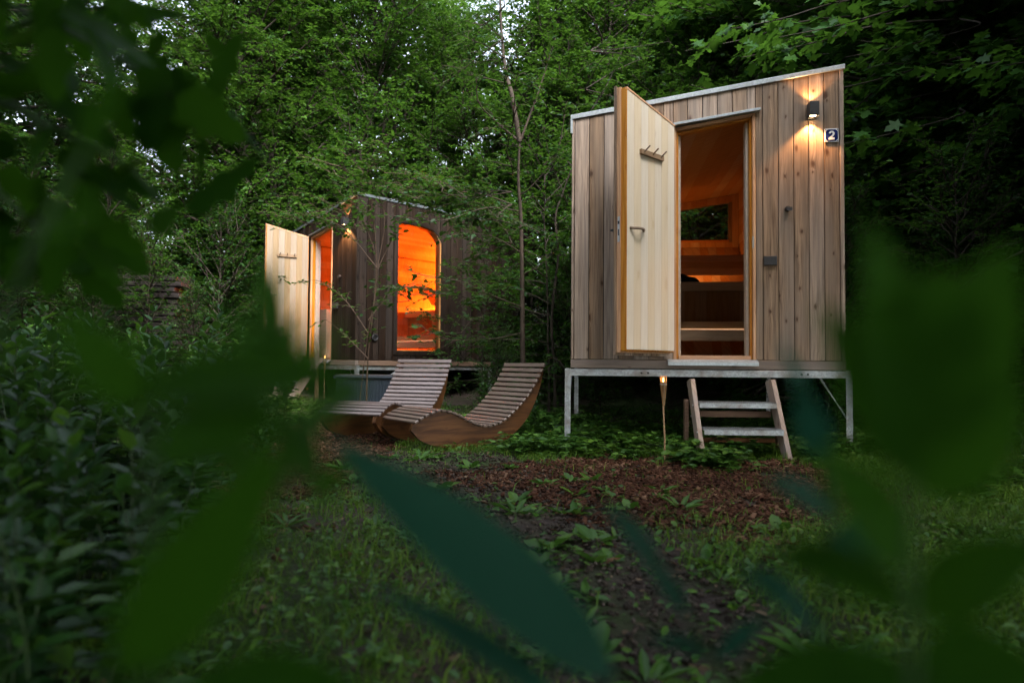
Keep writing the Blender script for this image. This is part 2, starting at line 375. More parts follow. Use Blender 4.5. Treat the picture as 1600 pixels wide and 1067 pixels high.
# ------------------------------------------------------------------ ground
def grid_mesh(name, xs, ys, zf):
    X, Y = np.meshgrid(xs, ys); Z = zf(X, Y)
    nx, ny = len(xs), len(ys)
    V = np.stack([X, Y, Z], -1).reshape(-1, 3)
    i = np.arange(nx * ny).reshape(ny, nx)
    F = np.stack([i[:-1, :-1], i[:-1, 1:], i[1:, 1:], i[1:, :-1]], -1).reshape(-1, 4)
    return raw_mesh(name, V, F)

def raw_mesh(name, V, F, smooth_=False):
    """F: (n, k) array of equal faces, or a list of such arrays"""
    Fs = F if isinstance(F, list) else [F]
    me = bpy.data.meshes.new(name)
    nl = sum(f.size for f in Fs); nf = sum(len(f) for f in Fs)
    me.vertices.add(len(V)); me.vertices.foreach_set('co', np.ascontiguousarray(V, dtype=np.float32).ravel())
    me.loops.add(nl); me.loops.foreach_set('vertex_index', np.concatenate([f.ravel() for f in Fs]).astype(np.int32))
    me.polygons.add(nf)
    tot = np.concatenate([np.full(len(f), f.shape[1]) for f in Fs]); st = np.concatenate([[0], np.cumsum(tot)[:-1]])
    me.polygons.foreach_set('loop_start', st.astype(np.int32))
    try: me.polygons.foreach_set('loop_total', tot.astype(np.int32))
    except Exception: pass
    if smooth_: me.polygons.foreach_set('use_smooth', np.ones(nf, dtype=bool))
    me.update(calc_edges=True); me.validate()
    return me

axg = np.concatenate([np.linspace(-60, -8, 27)[:-1], np.linspace(-8, 8, 200), np.linspace(8, 60, 27)[1:]])
ayg = np.concatenate([np.linspace(-40, -1, 20)[:-1], np.linspace(-1, 14, 200), np.linspace(14, 70, 30)[1:]])
g = link('ground', grid_mesh('ground', axg, ayg, ground_z), M['soil']); tag(g, kind='structure')
for p in g.data.polygons: p.use_smooth = True

# ------------------------------------------------------------------ cabins
W, DEP, HL, SL = 2.255, 3.85, 2.20, 0.155     # width, depth, height at the low side, roof slope
KZ, KY = 1.67, 2.70                            # rear wall: vertical above KZ, raking in to KY at the floor
def H(x): return HL + SL * x
def rear_y(z): return DEP if z >= KZ else KY + (DEP - KY) * z / KZ
DX0, DX1 = 0.865, 1.547                        # door opening
def head(x): return H(x) - 0.268

def cabin(root, clad, led, side_window, door_angle, number):
    # --- front cladding
    mb = MB()
    y0, y1 = 0.0, 0.022
    g_ = 0.0028
    edges = [0.024, 0.151, 0.278, 0.405, 0.532, 0.659, 0.786, DX0]
    for a, c in zip(edges[:-1], edges[1:]):
        mb.slope(a + g_, c - g_, y0, y1, 0.078, 0.078, H(a) - 0.035, H(c) - 0.035)
    ed = [DX0, 0.986, 1.110, 1.233, 1.357, 1.480, DX1]
    for a, c in zip(ed[:-1], ed[1:]):
        mb.slope(a + g_, c - g_, y0, y1, head(a) + 0.03, head(c) + 0.03, H(a) - 0.035, H(c) - 0.035)
    ed = [DX1, 1.604, 1.731, 1.855, 1.977, 2.099, 2.221]
    for a, c in zip(ed[:-1], ed[1:]):
        mb.slope(a + g_, c - g_, y0, y1, 0.078, 0.078, H(a) - 0.035, H(c) - 0.035)
    mb.build('front_cladding', clad, root, bevel=0.003)
    mb = MB()
    mb.slope(0.0, 0.022, -0.004, 0.045, 0.078, 0.078, H(0) - 0.035, H(0.022) - 0.035)
    mb.build('corner_board', clad, root, bevel=0.003); mb = MB()
    mb.slope(2.224, W + 0.002, -0.004, 0.045, 0.078, 0.078, H(2.224) - 0.035, H(W) - 0.035)
    mb.build('corner_board', clad, root, bevel=0.003)
    # --- core of the front wall
    mb = MB(); a, c = 0.024, 0.105
    mb.slope(0.03, DX0, a, c, 0.08, 0.08, H(0.03) - 0.04, H(DX0) - 0.04)
    mb.slope(DX1, W - 0.03, a, c, 0.08, 0.08, H(DX1) - 0.04, H(W - .03) - 0.04)
    mb.slope(DX0, DX1, a, c, head(DX0) + 0.002, head(DX1) + 0.002, H(DX0) - 0.04, H(DX1) - 0.04)
    mb.build('front_wall', M['core'], root)
    # --- side walls: boards along y, core, lining
    def zbot(y): return 0.078 if y <= KY - 0.005 else max(0.078, KZ * (y - KY) / (DEP - KY))
    wy0, wy1, wz0 = 0.70, 1.59, 0.215
    wtop = [(0.70, 2.24), (1.20, 2.24), (1.40, 2.20), (1.52, 2.13), (1.59, 2.03)]
    def wt(y): return float(np.interp(y, [p[0] for p in wtop], [p[1] for p in wtop]))
    for side in (0, 1):
        xo = 0.0 if side == 0 else W
        sg = 1 if side == 0 else -1
        top = H(xo) - 0.036 - (0.0 if side else 0)
        win = side_window and side == 1
        def strip(mb, ya, yb, xa, xb, tp, split=True):
            cuts = [ya, yb]
            if ya < KY < yb: cuts.append(KY)
            if win: cuts += [q for q in (wy0, wy1) if ya < q < yb]
            cuts.sort()
            for p, q in zip(cuts[:-1], cuts[1:]):
                x0_, x1_ = min(xa, xb), max(xa, xb)
                if win and p >= wy0 - 1e-6 and q <= wy1 + 1e-6:
                    mb.slopey(x0_, x1_, p, q, 0.078, 0.078, wz0, wz0)
                    mb.slopey(x0_, x1_, p, q, wt(p), wt(q), tp, tp)
                else:
                    if zbot(q) >= tp: continue
                    mb.slopey(x0_, x1_, p, q, zbot(p), zbot(q), tp, tp)
        mb = MB()
        yy = [0.047]
        while yy[-1] < DEP - 0.14: yy.append(yy[-1] + (0.124 if len(yy) % 3 else 0.098))
        yy.append(DEP)
        for i_, (a, c) in enumerate(zip(yy[:-1], yy[1:])):
            pr = 0.004 * (i_ % 2)
            strip(mb, a + g_, c - g_, xo - sg * pr, xo + sg * 0.022, top)
        mb.build('side_cladding', clad, root, bevel=0.0025)
        mb = MB()
        nseg = [0.107, wy0, 0.95, 1.2, 1.4, 1.52, wy1, KY, 3.1, 3.5, DEP - 0.03]
        for a, c in zip(nseg[:-1], nseg[1:]): strip(mb, a, c, xo + sg * 0.0225, xo + sg * 0.08, top)
        mb.build('side_wall', M['core'], root)
        # lining: horizontal boards inside
        mb = MB(); z = 0.10
        while z < H(xo) - 0.14:
            z2 = min(z + 0.115, H(xo) - 0.12)
            ye = rear_y(z) - 0.10
            segs = [(0.107, ye)]
            if win and z2 > wz0 and z < 2.2: segs = [(0.107, wy0 - 0.001), (wy1 + 0.001, ye)]
            for a, c in segs:
                x0_, x1_ = sorted((xo + sg * 0.081, xo + sg * 0.094))
                mb.box(x0_, x1_, a, c, z + 0.001, z2 - 0.001)
            z = z2
        mb.build('lining', M['lining'], root)
        if win:
            fo = [(wy0, wz0), (wy1, wz0)] + wtop[::-1]
            cen = Vector((1.14, 1.2))
            def off(p, d): v = Vector(p) - cen; return (p[0] + (d if p[0] > cen.x + .3 else (-d if p[0] < cen.x - .3 else 0)), p[1] + (d if p[1] > cen.y else -d))
            outer = [off(p, 0.045) for p in fo]; inner = [off(p, -0.02) for p in fo]
            mb = MB(); n = len(fo)
            for i in range(n):
                j = (i + 1) % n
                quad = [outer[i], outer[j], inner[j], inner[i]]
                mb.prism(quad, lambda p, q, t: Vector((t, p, q)), W + 0.002, W + 0.018)
            fr_ = mb.build('window_frame', clad, root)
            mb = MB()
            for i in range(n):
                j = (i + 1) % n
                quad = [fo[i], fo[j], off(fo[j], -0.03), off(fo[i], -0.03)]
                mb.prism(quad, lambda p, q, t: Vector((t, p, q)), W - 0.13, W - 0.001)
            mb.build('window_reveal', M['larch'], root)
            mb = MB().prism([off(p, -0.028) for p in fo], lambda p, q, t: Vector((t, p, q)), W - 0.03, W - 0.024)
            mb.build('window_pane', M['glass'], root)
    # --- rear wall with its window (upper part vertical, lower part raking)
    wx0, wx1, wzb = 0.35, W - 0.22, 1.74
    def wtp(x): return H(x) - 0.22
    mb = MB()
    for a, c, in ((0.08, wx0), (wx1, W - 0.08)):
        mb.slope(a, c, DEP - 0.09, DEP, KZ, KZ, H(a) - 0.04, H(c) - 0.04)
    mb.slope(wx0, wx1, DEP - 0.09, DEP, wtp(wx0), wtp(wx1), H(wx0) - 0.04, H(wx1) - 0.04)
    mb.box(wx0, wx1, DEP - 0.09, DEP, KZ, wzb)
    mb.hexa([(0.08, KY - 0.09, 0.08), (W - 0.08, KY - 0.09, 0.08), (W - 0.08, KY, 0.08), (0.08, KY, 0.08), (0.08, DEP - 0.09, KZ), (W - 0.08, DEP - 0.09, KZ), (W - 0.08, DEP, KZ), (0.08, DEP, KZ)])
    mb.build('rear_wall', clad, root)
    mb = MB(); x = 0.096
    e0 = 0.012
    while x < W - 0.1:
        x2 = min(x + 0.11, W - 0.096); a, c = x + 0.001, x2 - 0.001
        mb.hexa([(a, KY - 0.092 - e0, 0.1), (c, KY - 0.092 - e0, 0.1), (c, KY - 0.092, 0.1), (a, KY - 0.092, 0.1), (a, DEP - 0.092 - e0, KZ), (c, DEP - 0.092 - e0, KZ), (c, DEP - 0.092, KZ), (a, DEP - 0.092, KZ)])
        ym = DEP - 0.091
        if x2 <= wx0 or x >= wx1:
            mb.slope(a, c, ym - e0, ym, KZ + .001, KZ + .001, H(a) - 0.13, H(c) - 0.13)
        else:
            mb.box(a, c, ym - e0, ym, KZ + .001, wzb - .001)
            mb.slope(a, c, ym - e0, ym, wtp(a) + .001, wtp(c) + .001, H(a) - 0.13, H(c) - 0.13)
        x = x2
    mb.build('rear_lining', M['lining'], root)
    mb = MB()
    mb.slope(wx0, wx1, DEP - 0.03, DEP - 0.024, wzb, wzb, wtp(wx0), wtp(wx1))
    mb.build('rear_window_pane', M['glass'], root)
    mb = MB()   # thin dark frame
    t_ = 0.03
    mb.slope(wx0, wx1, DEP - 0.105, DEP - 0.001, wzb - 0.0, wzb - 0.0, wzb + t_, wzb + t_)
    mb.build('rear_window_frame', M['larch_x'], root)
    # --- floor, ceiling, roof
    MB().box(0.08, W - 0.08, 0.107, KY - 0.1, 0.08, 0.10).build('floor', M['bench'], root)
    mb = MB(); x = 0.09
    while x < W - 0.1:
        x2 = min(x + 0.12, W - 0.09); mb.slope(x + .001, x2 - .001, 0.107, DEP - 0.1, H(x) - 0.125, H(x2) - 0.125, H(x) - 0.11, H(x2) - 0.11); x = x2
    mb.build('ceiling', M['lining'], root)
    MB().slope(0.006, W - 0.006, 0.006, DEP - 0.004, H(0) - 0.105, H(W) - 0.105, H(0) - 0.045, H(W) - 0.045).slope(-0.005, W + 0.005, 0.0, DEP + 0.01, H(0) - 0.034, H(W) - 0.034, H(0) - 0.004, H(W) - 0.004).build('roof', M['core'], root)
    mb = MB()
    mb.slope(-0.012, W + 0.012, -0.016, -0.002, H(0) - 0.036, H(W) - 0.036, H(0) + 0.004, H(W) + 0.004)
    mb.slopey(-0.012, -0.002, -0.002, DEP + 0.012, H(0) - 0.036, H(0) - 0.036, H(0) + 0.003, H(0) + 0.003)
    mb.slopey(W + 0.006, W + 0.016, -0.002, DEP + 0.012, H(W) - 0.036, H(W) - 0.036, H(W) + 0.003, H(W) + 0.003)
    mb.box(-0.014, 0.006, -0.019, -0.001, H(0) - 0.16, H(0) - 0.037)
    mb.build('roof_trim', M['zinc'] if number else M['zinc_shaded'], root, bevel=0.002)
    # --- base
    MB().box(-0.002, W + 0.006, -0.006, 0.05, 0.0, 0.073).build('base_beam', M['beam'], root, bevel=0.003)
    MB().box(0.0, 0.05, 0.055, KY, 0.0, 0.073).box(W - 0.05, W + 0.002, 0.055, KY, 0.0, 0.073).build('side_beams', M['beam_y'], root, bevel=0.003)
    mb = MB()
    mb.box(0.0, W + 0.0, -0.012, -0.006, -0.066, -0.008).box(0.0, W, -0.006, 0.035, -0.014, -0.008).box(0.0, W, -0.006, 0.035, -0.066, -0.060)
    mb.box(0.02, 0.06, 0.04, KY, -0.066, -0.008).box(W - 0.06, W - 0.02, 0.04, KY, -0.066, -0.008).box(0.06, W - 0.06, KY - 0.05, KY, -0.066, -0.008)
    mb.box(0.5, 0.54, 0.04, KY - 0.05, -0.06, -0.01).box(1.6, 1.64, 0.04, KY - 0.05, -0.06, -0.01)
    mb.build('steel_beam', M['galv'], root, bevel=0.0015)
    mb = MB()
    for x in (0.60, 0.655, 1.905, 1.955):
        mb.tube([(x, -0.0145, -0.037), (x, -0.0118, -0.037)], 0.009, 12)
    mb.build('beam_holes', M['core'], root)
    wxy = lambda x, y: root.matrix_world @ Vector((x, y, 0))
    bpy.context.view_layer.update()
    for x, y, s in ((-0.05, -0.012, 1), (W, -0.012, -1), (-0.05, KY - 0.06, 1), (W, KY - 0.06, -1)):
        P = root.matrix_world @ Vector((x, y, 0)); zb = gz(P.x, P.y) - P.z - 0.06
        mb = MB()
        mb.box(x, x + 0.05, y, y + 0.005, zb, -0.002)
        xa = x if s > 0 else x + 0.045
        mb.box(xa, xa + 0.005, y + 0.005, y + 0.05, zb, -0.002)
        for zz in (-0.30, -0.36, -0.42):
            if zb < zz: mb.tube([(x + 0.025, y - 0.004, zz), (x + 0.025, y - 0.0005, zz)], 0.007, 8)
        mb.build('leg', M['galv'], root)
    for pa, pb in (((W - 0.20, 0.03, -0.062), (W + 0.01, 0.03, -0.38)), ((-0.02, 0.75, -0.062), (-0.02, 0.04, -0.42)), ((W + .03, 0.75, -0.062), (W + .03, 0.04, -0.42))):
        MB().tube([pa, pb], 0.005, 6).build('brace', M['galv'], root)
    # --- door frame
    mb = MB()
    mb.box(DX1 - 0.026, DX1 - 0.001, -0.004, 0.05, 0.08, head(DX1 - .02)).box(DX1 - 0.046, DX1 - 0.0265, 0.022, 0.10, 0.08, head(DX1 - .045) - 0.02)
    mb.box(DX0 + 0.001, DX0 + 0.026, -0.004, 0.05, 0.08, head(DX0)).box(DX0 + 0.0265, DX0 + 0.046, 0.022, 0.10, 0.08, head(DX0) - 0.02)
    f_ = mb.build('door_frame', M['larch'], root, bevel=0.002)
    mb = MB()
    mb.slope(DX0 + 0.027, DX1 - 0.027, -0.002, 0.05, head(DX0) - 0.03, head(DX1) - 0.03, head(DX0) - 0.0, head(DX1) - 0.0)
    mb.slope(DX0 + 0.047, DX1 - 0.047, 0.03, 0.10, head(DX0) - 0.052, head(DX1) - 0.052, head(DX0) - 0.0305, head(DX1) - 0.0305)
    MB().box(DX0 + 0.0465, DX1 - 0.0465, -0.002, 0.10, 0.081, 0.115).build('frame_threshold', M['larch_x'], root, bevel=0.002)
    mb.build('frame_head', M['larch_x'], root, bevel=0.002)
    mb = MB().box(DX1 - 0.070, DX1 - 0.047, 0.06, 0.14, 0.10, head(DX1 - .06) - 0.05).box(DX0 + 0.047, DX0 + 0.070, 0.06, 0.14, 0.10, head(DX0) - 0.05)
    mb.build('frame_reveal', M['seal'], root, bevel=0.001)
    MB().slope(DX0 - 0.02, DX1 + 0.035, -0.045, 0.02, head(DX0) + 0.002, head(DX1) + 0.007, head(DX0) + 0.026, head(DX1) + 0.031).build('door_flashing', M['zinc'] if number else M['zinc_shaded'], root, bevel=0.003)
    mb = MB(); mb.hexa([(0.818, -0.05, 0.045), (1.555, -0.05, 0.045), (1.555, -0.0065, 0.068), (0.818, -0.0065, 0.068), (0.818, -0.05, 0.058), (1.555, -0.05, 0.058), (1.555, -0.004, 0.081), (0.818, -0.004, 0.081)])
    mb.box(0.818, 1.555, -0.054, -0.0505, 0.030, 0.058)
    mb.build('door_sill', M['zinc'], root)
    MB().box(DX1 - 0.030, DX1 - 0.018, -0.0065, -0.0045, 1.02, 1.12).build('strike_plate', M['steel'], root)
    # --- door leaf (pivot at the left jamb)
    dw, th = 0.665, 0.115
    px = 0.79
    piv = Matrix.Translation((px, -0.012, 0)) @ Matrix.Rotation(rad(door_angle), 4, 'Z')
    def lt(x): return H(px + x) - 0.255 + 0.045 * x / dw
    mb = MB()
    nb = 7
    for k in range(nb):    # inner face boards
        a, c = 0.02 + (dw - 0.032) * k / nb, 0.02 + (dw - 0.032) * (k + 1) / nb
        mb.slope(a + .0004, c - .0004, th - 0.014, th, 0.150, 0.150, lt(a) - 0.03, lt(c) - 0.03)
    leaf = mb.build('door', M['spruce'] if number else M['spruce_tan_shaded'], root, bevel=0.001)
    leaf.matrix_local = piv
    mb = MB()
    mb.slope(0.0, dw, 0.026, 0.062, 0.125, 0.125, lt(0), lt(dw)).slope(0.012, dw - 0.006, 0.0621, th - 0.0145, 0.138, 0.138, lt(0) - 0.012, lt(dw) - 0.012)
    mb.slope(0.012, dw - 0.006, th - 0.0142, th + 0.004, lt(0) - 0.029, lt(dw) - 0.029, lt(0) - 0.012, lt(dw) - 0.012)
    mb.box(dw - 0.011, dw - 0.004, th - 0.0142, th + 0.003, 0.138, lt(dw) - 0.03)
    o = mb.build('door_core', M['larch'], leaf, bevel=0.0012)
    mb = MB()
    for k in range(6):
        a, c = -0.01 + (dw + 0.022) * k / 6, -0.01 + (dw + 0.022) * (k + 1) / 6
        mb.slope(a + 0.0025, c - 0.0025, 0.0, 0.0255, 0.105, 0.105, lt(a) + 0.012, lt(c) + 0.012)
    mb.build('door_cladding', clad, leaf, bevel=0.002)
    # coat rack with three pegs
    mb = MB().box(dw - 0.47, dw - 0.17, th, th + 0.022, 1.705, 1.745)
    for k in range(3):
        x = dw - 0.43 + k * 0.11
        mb.tube([(x, th + 0.02, 1.728), (x, th + 0.075, 1.765)], 0.006, 8)
    mb.build('coat_rack', M['peg'], leaf)
    if number:
        pts = [(dw - 0.05 - 0.175 * t, th + 0.045 * math.sin(math.pi * t) + 0.002, 1.098) for t in np.linspace(0, 1, 11)]
        mb = MB().tube(pts, [0.011] * 11, 10)
        mb.build('handle', M['peg'], leaf, smooth_=True)
    else:
        mb = MB().tube([(dw - 0.05, th, 1.09), (dw - 0.05, th + 0.045, 1.09), (dw - 0.17, th + 0.05, 1.09)], 0.008, 8).tube([(dw - .05, th, 1.09), (dw - .05, th + .006, 1.09)], 0.022, 12)
        mb.build('handle', M['black'], leaf)
    mb = MB().box(dw, dw + 0.002, 0.034, 0.056, 0.99, 1.19)
    lp = mb.build('lock_plate', M['steel'], leaf)
    mb = MB().box(dw + 0.0021, dw + 0.005, 0.038, 0.052, 1.13, 1.155).box(dw + 0.0021, dw + 0.004, 0.040, 0.050, 1.04, 1.09).box(dw - 0.03, dw + 0.0, -0.04, 0.0, 1.085, 1.10)
    mb.build('latch', M['black'], leaf)
    # --- wall lamp (up and down light)
    lx, lz = 1.995, 2.155
    mb = MB()
    for a, c, d, e in ((lx - 0.037, lx - 0.034, -0.105, -0.018), (lx + 0.034, lx + 0.037, -0.105, -0.018)):
        mb.box(a, c, d, e, lz - 0.06, lz + 0.06)
    mb.box(lx - 0.034, lx + 0.034, -0.105, -0.102, lz - 0.06, lz + 0.06).box(lx - 0.034, lx + 0.034, -0.021, -0.018, lz - 0.06, lz + 0.06)
    mb.box(lx - 0.034, lx + 0.034, -0.102, -0.021, lz - 0.046, lz + 0.046)
    mb.box(lx - 0.03, lx + 0.03, -0.018, 0.0, lz - 0.045, lz + 0.045)
    mb.build('wall_lamp', M['black'], root, bevel=0.0008)
    mb = MB().tube([(lx, -0.062, lz - 0.049), (lx, -0.062, lz - 0.0465)], 0.024, 20).tube([(lx, -0.062, lz + 0.0465), (lx, -0.062, lz + 0.049)], 0.024, 20)
    lens = mb.build('lamp_lens', M['lens'], root)
    for sgn, pw in ((-1, 0.9), (1, 0.28)):
        ld = bpy.data.lights.new('lamp_light', 'SPOT'); ld.energy = 8.0 * pw * (1 if number else 4); ld.color = (1.0, 0.47, 0.17)
        ld.spot_size = rad(104); ld.spot_blend = 0.45; ld.shadow_soft_size = 0.012
        lo = bpy.data.objects.new('lamp_light', ld); COL.objects.link(lo); lo.parent = root
        lo.location = (lx - 0.004, -0.056, lz + sgn * 0.062)
        lo.rotation_euler = (0 if sgn < 0 else math.pi, 0, 0)
    # --- plates and fittings
    if number:
        cx, cz = 2.157, 1.955
        def plate(s, cut, ya, yb, mat, name, par):
            p = []
            for sx, sz in ((1, 1), (-1, 1), (-1, -1), (1, -1)):
                c0 = (sx * s, sz * (s - cut)); c1 = (sx * (s - cut), sz * s)
                p += [c0, c1] if sx * sz > 0 else [c1, c0]
            return MB().prism([(cx + a_, cz + b_) for a_, b_ in p], lambda u, v, t: Vector((u, t, v)), ya, yb).build(name, mat, par)
        # white enamel sign, blue field with clipped corners
        sq = MB().box(cx - 0.056, cx + 0.056, -0.010, -0.004, cz - 0.056, cz + 0.056).build('number_plate', M['enamel_white'], root, bevel=0.002)
        plate(0.049, 0.018, -0.0118, -0.0102, M['enamel_blue'], 'blue_field', sq)
        # the figure 2, a solid outline
        pts = []
        def arc(cx_, cz_, r, a0, a1, n):
            return [(cx_ + r * math.cos(rad(a0 + (a1 - a0) * i / n)), cz_ + r * math.sin(rad(a0 + (a1 - a0) * i / n))) for i in range(n + 1)]
        outer = arc(0, 0.0135, 0.0235, 172, -32, 14)
        outer += [(0.003, -0.019), (0.0225, -0.019), (0.0225, -0.037), (-0.0245, -0.037), (-0.0245, -0.024)]
        inner = [(0.0045, 0.0035)] + arc(0, 0.0135, 0.0085, -35, 172, 8)
        MB().prism([(cx + a_, cz + b_) for a_, b_ in (outer + inner)], lambda u, v, t: Vector((u, t, v)), -0.0134, -0.0119).build('numeral_two', M['enamel_white'], sq)
        mb = MB()
        for sx in (-1, 1):
            for sz in (-1, 1): mb.tube([(cx + sx * 0.047, -0.0125, cz + sz * 0.047), (cx + sx * 0.047, -0.0101, cz + sz * 0.047)], 0.004, 8)
        mb.build('plate_screws', M['black'], sq)
    MB().box(1.607, 1.712, -0.022, -0.0005, 0.872, 0.95).build('switch_box', M['black'], root, bevel=0.003)
    MB().tube([(1.800, -0.001, 1.345), (1.800, -0.03, 1.345)], 0.022, 14).box(1.785, 1.832, -0.045, -0.031, 1.325, 1.355).build('door_holder', M['black'], root, bevel=0.001)
    if side_window:
        pts = [(W + 0.02, 0.32 + 0.045 * math.cos(a), 0.42 + 0.045 * math.sin(a)) for a in np.linspace(0, 2 * math.pi, 17)]
        MB().tube(pts, 0.010, 8).tube([(W + 0.003, 0.32, 0.42), (W + 0.014, 0.32, 0.42)], 0.045, 20).build('vent', M['black'], root)
        MB().box(W - 0.6, W - 0.5, -0.04, -0.001, 0.86, 0.95).build('control_box', M['black'], root, bevel=0.003)
    # --- benches
    xa, xb = 0.10, W - 0.10
    def slab(ya, yb, z0, z1, n, name):
        mb = MB(); wd = (yb - ya) / n
        for k in range(n): mb.box(xa, xb, ya + k * wd + 0.004, ya + (k + 1) * wd - 0.004, z1 - 0.028, z1)
        mb.box(xa, xb, ya - 0.018, ya + 0.002, z0, z1 + 0.004)
        mb.box(xa, xb, ya + 0.05, ya + 0.08, z1 - 0.10, z1 - 0.0285)
        return mb.build(name, M['bench'], root, bevel=0.002)
    slab(2.42, 3.10, 0.925, 1.025, 6, 'upper_bench')
    slab(1.86, 2.42, 0.435, 0.515, 5, 'lower_bench')
    mb = MB(); x = xa
    while x < xb - 0.02:
        x2 = min(x + 0.13, xb); mb.box(x + .001, x2 - .001, 2.475, 2.49, 0.52, 0.9245); x = x2
    mb.build('bench_riser', M['lining'], root)
    mb = MB()
    for z0, z1, dy in ((1.20, 1.29, 0), (1.293, 1.38, 0.02), (1.383, 1.47, 0.04)): mb.box(xa, xb, 3.12 + dy, 3.14 + dy, z0, z1)
    mb.box(xb - 0.05, xb - 0.02, 3.185, 3.21, 1.03, 1.45).box(xa + 0.5, xa + 0.53, 3.185, 3.21, 1.03, 1.45).build('backrest', M['bench'], root, bevel=0.002)
    MB().box(xa + 0.6, xb, 1.55, 1.84, 0.30, 0.40).build('step_box', M['bench'], root, bevel=0.002)
    MB().box(xa, xa + 0.4, 0.5, 1.3, 0.102, 0.95).build('stove_guard', M['bench'], root, bevel=0.002)
    for nm, bx in (('backrest_light', (xa + 0.1, xb - 0.35, 3.24, 3.25, 1.085, 1.11)), ('bench_light', (xa, xb, 1.836, 1.841, 0.4315, 0.4345)), ('hidden_led_strip', (xa + 0.2, xb - 0.2, 3.30, 3.33, 1.44, 1.447))):  # last strip is unseen, added behind the backrest to light the interior
        MB().box(*bx).build(nm, M['led_line'] if nm == 'bench_light' else led, root)

def make_cabin(name, corner_frontleft, rz, base_z, label, **kw):
    root = empty(name, (corner_frontleft[0], corner_frontleft[1], base_z), rz)
    bpy.context.view_layer.update()
    tag(root, label, 'cabin')
    cabin(root, **kw)
    return root

A2 = rad(-7.0); O2 = (0.510, 5.90)
cab2 = make_cabin('sauna_cabin', O2, A2, 0.777, 'brown larch sauna cabin on steel legs with house number 2 and its door wide open', clad=M['clad'], led=M['led_dim'], side_window=False, door_angle=-131, number=True)
A1 = rad(-45.5)
O1 = (-2.292 - W * math.cos(-A1), 10.0 + W * math.sin(-A1))
cab1 = make_cabin('sauna_cabin', O1, A1, 0.772, 'dark wooden sauna cabin behind the slim tree, glowing orange through its tall side window', clad=M['clad_shaded'], led=M['led_hot'], side_window=True, door_angle=-106.5, number=False)

# ------------------------------------------------------------------ steps
def make_steps():
    r = empty('wooden_steps', (0, 0, 0))
    # local: x across, y towards the cabin, z up; front foot at y = 0
    for x in (0.0, 0.64):
        mb = MB()
        pr = [(-0.03, -0.06), (0.10, -0.06), (0.56, 0.60), (0.44, 0.62), (0.385, 0.62)]
        mb.prism([(-0.04, -0.05), (0.10, -0.05), (0.555, 0.60), (0.44, 0.625), (0.40, 0.625)], lambda p, q, t: Vector((t, p, q)), x, x + 0.036)
        mb.build('stringer', M['step'], r, bevel=0.003)
    for yy, zz in ((0.26, 0.44), (0.10, 0.245)):
        mb = MB()
        mb.box(0.043, 0.639, yy, yy + 0.004, zz - 0.038, zz)
        mb.box(0.043, 0.639, yy + 0.004, yy + 0.21, zz - 0.006, zz - 0.002)
        for k in range(40):
            x = 0.052 + k * 0.0149
            mb.box(x, x + 0.006, yy - 0.001, yy + 0.205, zz - 0.0019, zz + 0.006)
        mb.build('tread', M['galv'], r)
    mb = MB().prism([(0.40, -0.10), (0.46, -0.10), (0.46, 0.44), (0.45, 0.46), (0.41, 0.46), (0.40, 0.44)], lambda p, q, t: Vector((t, p, q)), -0.045, -0.012)
    mb.prism([(0.40, -0.10), (0.46, -0.10), (0.46, 0.44), (0.40, 0.44)], lambda p, q, t: Vector((t, p, q)), 0.69, 0.72)
    mb.build('rear_leg', M['brown'], r, bevel=0.003)
    MB().box(0.043, 0.639, 0.40, 0.43, 0.32, 0.37).box(0.043, 0.639, 0.30, 0.33, 0.13, 0.165).build('brace_board', M['brown'], r, bevel=0.002)
    mb = MB()
    for y, z in ((0.30, 0.415), (0.14, 0.22), (0.36, 0.33)): mb.tube([(-0.006, y, z), (0.0, y, z)], 0.008, 8)
    mb.build('bolts', M['steel'], r)
    return r
st = make_steps(); st.location = (1.425, 5.13, gz(1.7, 5.2) - 0.005); st.rotation_euler = (0, 0, rad(-3))
tag(st, 'open wooden steps with two grey metal treads below the number 2 cabin door', 'steps')
st1 = copy_tree(st)
L = Matrix.Translation((O1[0], O1[1], 0)) @ Matrix.Rotation(A1, 4, 'Z') @ Vector((0.92, -0.70, 0))
st1.location = (L.x, L.y, gz(L.x, L.y)); st1.rotation_euler = (0, 0, A1)
tag(st1, 'half-hidden wooden steps in front of the far orange-lit cabin', 'steps')

# ------------------------------------------------------------------ loungers
def catmull(P, n):
    P = [np.array(p, float) for p in P]; Q = [2 * P[0] - P[1]] + P + [2 * P[-1] - P[-2]]; out = []
    for i in range(1, len(Q) - 2):
        for t in np.linspace(0, 1, n, endpoint=False):
            a, b_, c, d = Q[i - 1], Q[i], Q[i + 1], Q[i + 2]
            out.append(0.5 * ((2 * b_) + (-a + c) * t + (2 * a - 5 * b_ + 4 * c - d) * t * t + (-a + 3 * b_ - 3 * c + d) * t ** 3))
    out.append(P[-1]); return np.array(out)
SEAT = [(0, .292), (.13, .357), (.255, .388), (.40, .358), (.57, .279), (.72, .238), (.87, .268), (.99, .34), (1.125, .453), (1.24, .585), (1.315, .70), (1.362, .795)]
BOT = [(-.01, .235), (.10, .14), (.32, .075), (.60, .045), (.80, .055), (.93, .10), (1.127, .235), (1.25, .40), (1.335, .60), (1.372, .775)]
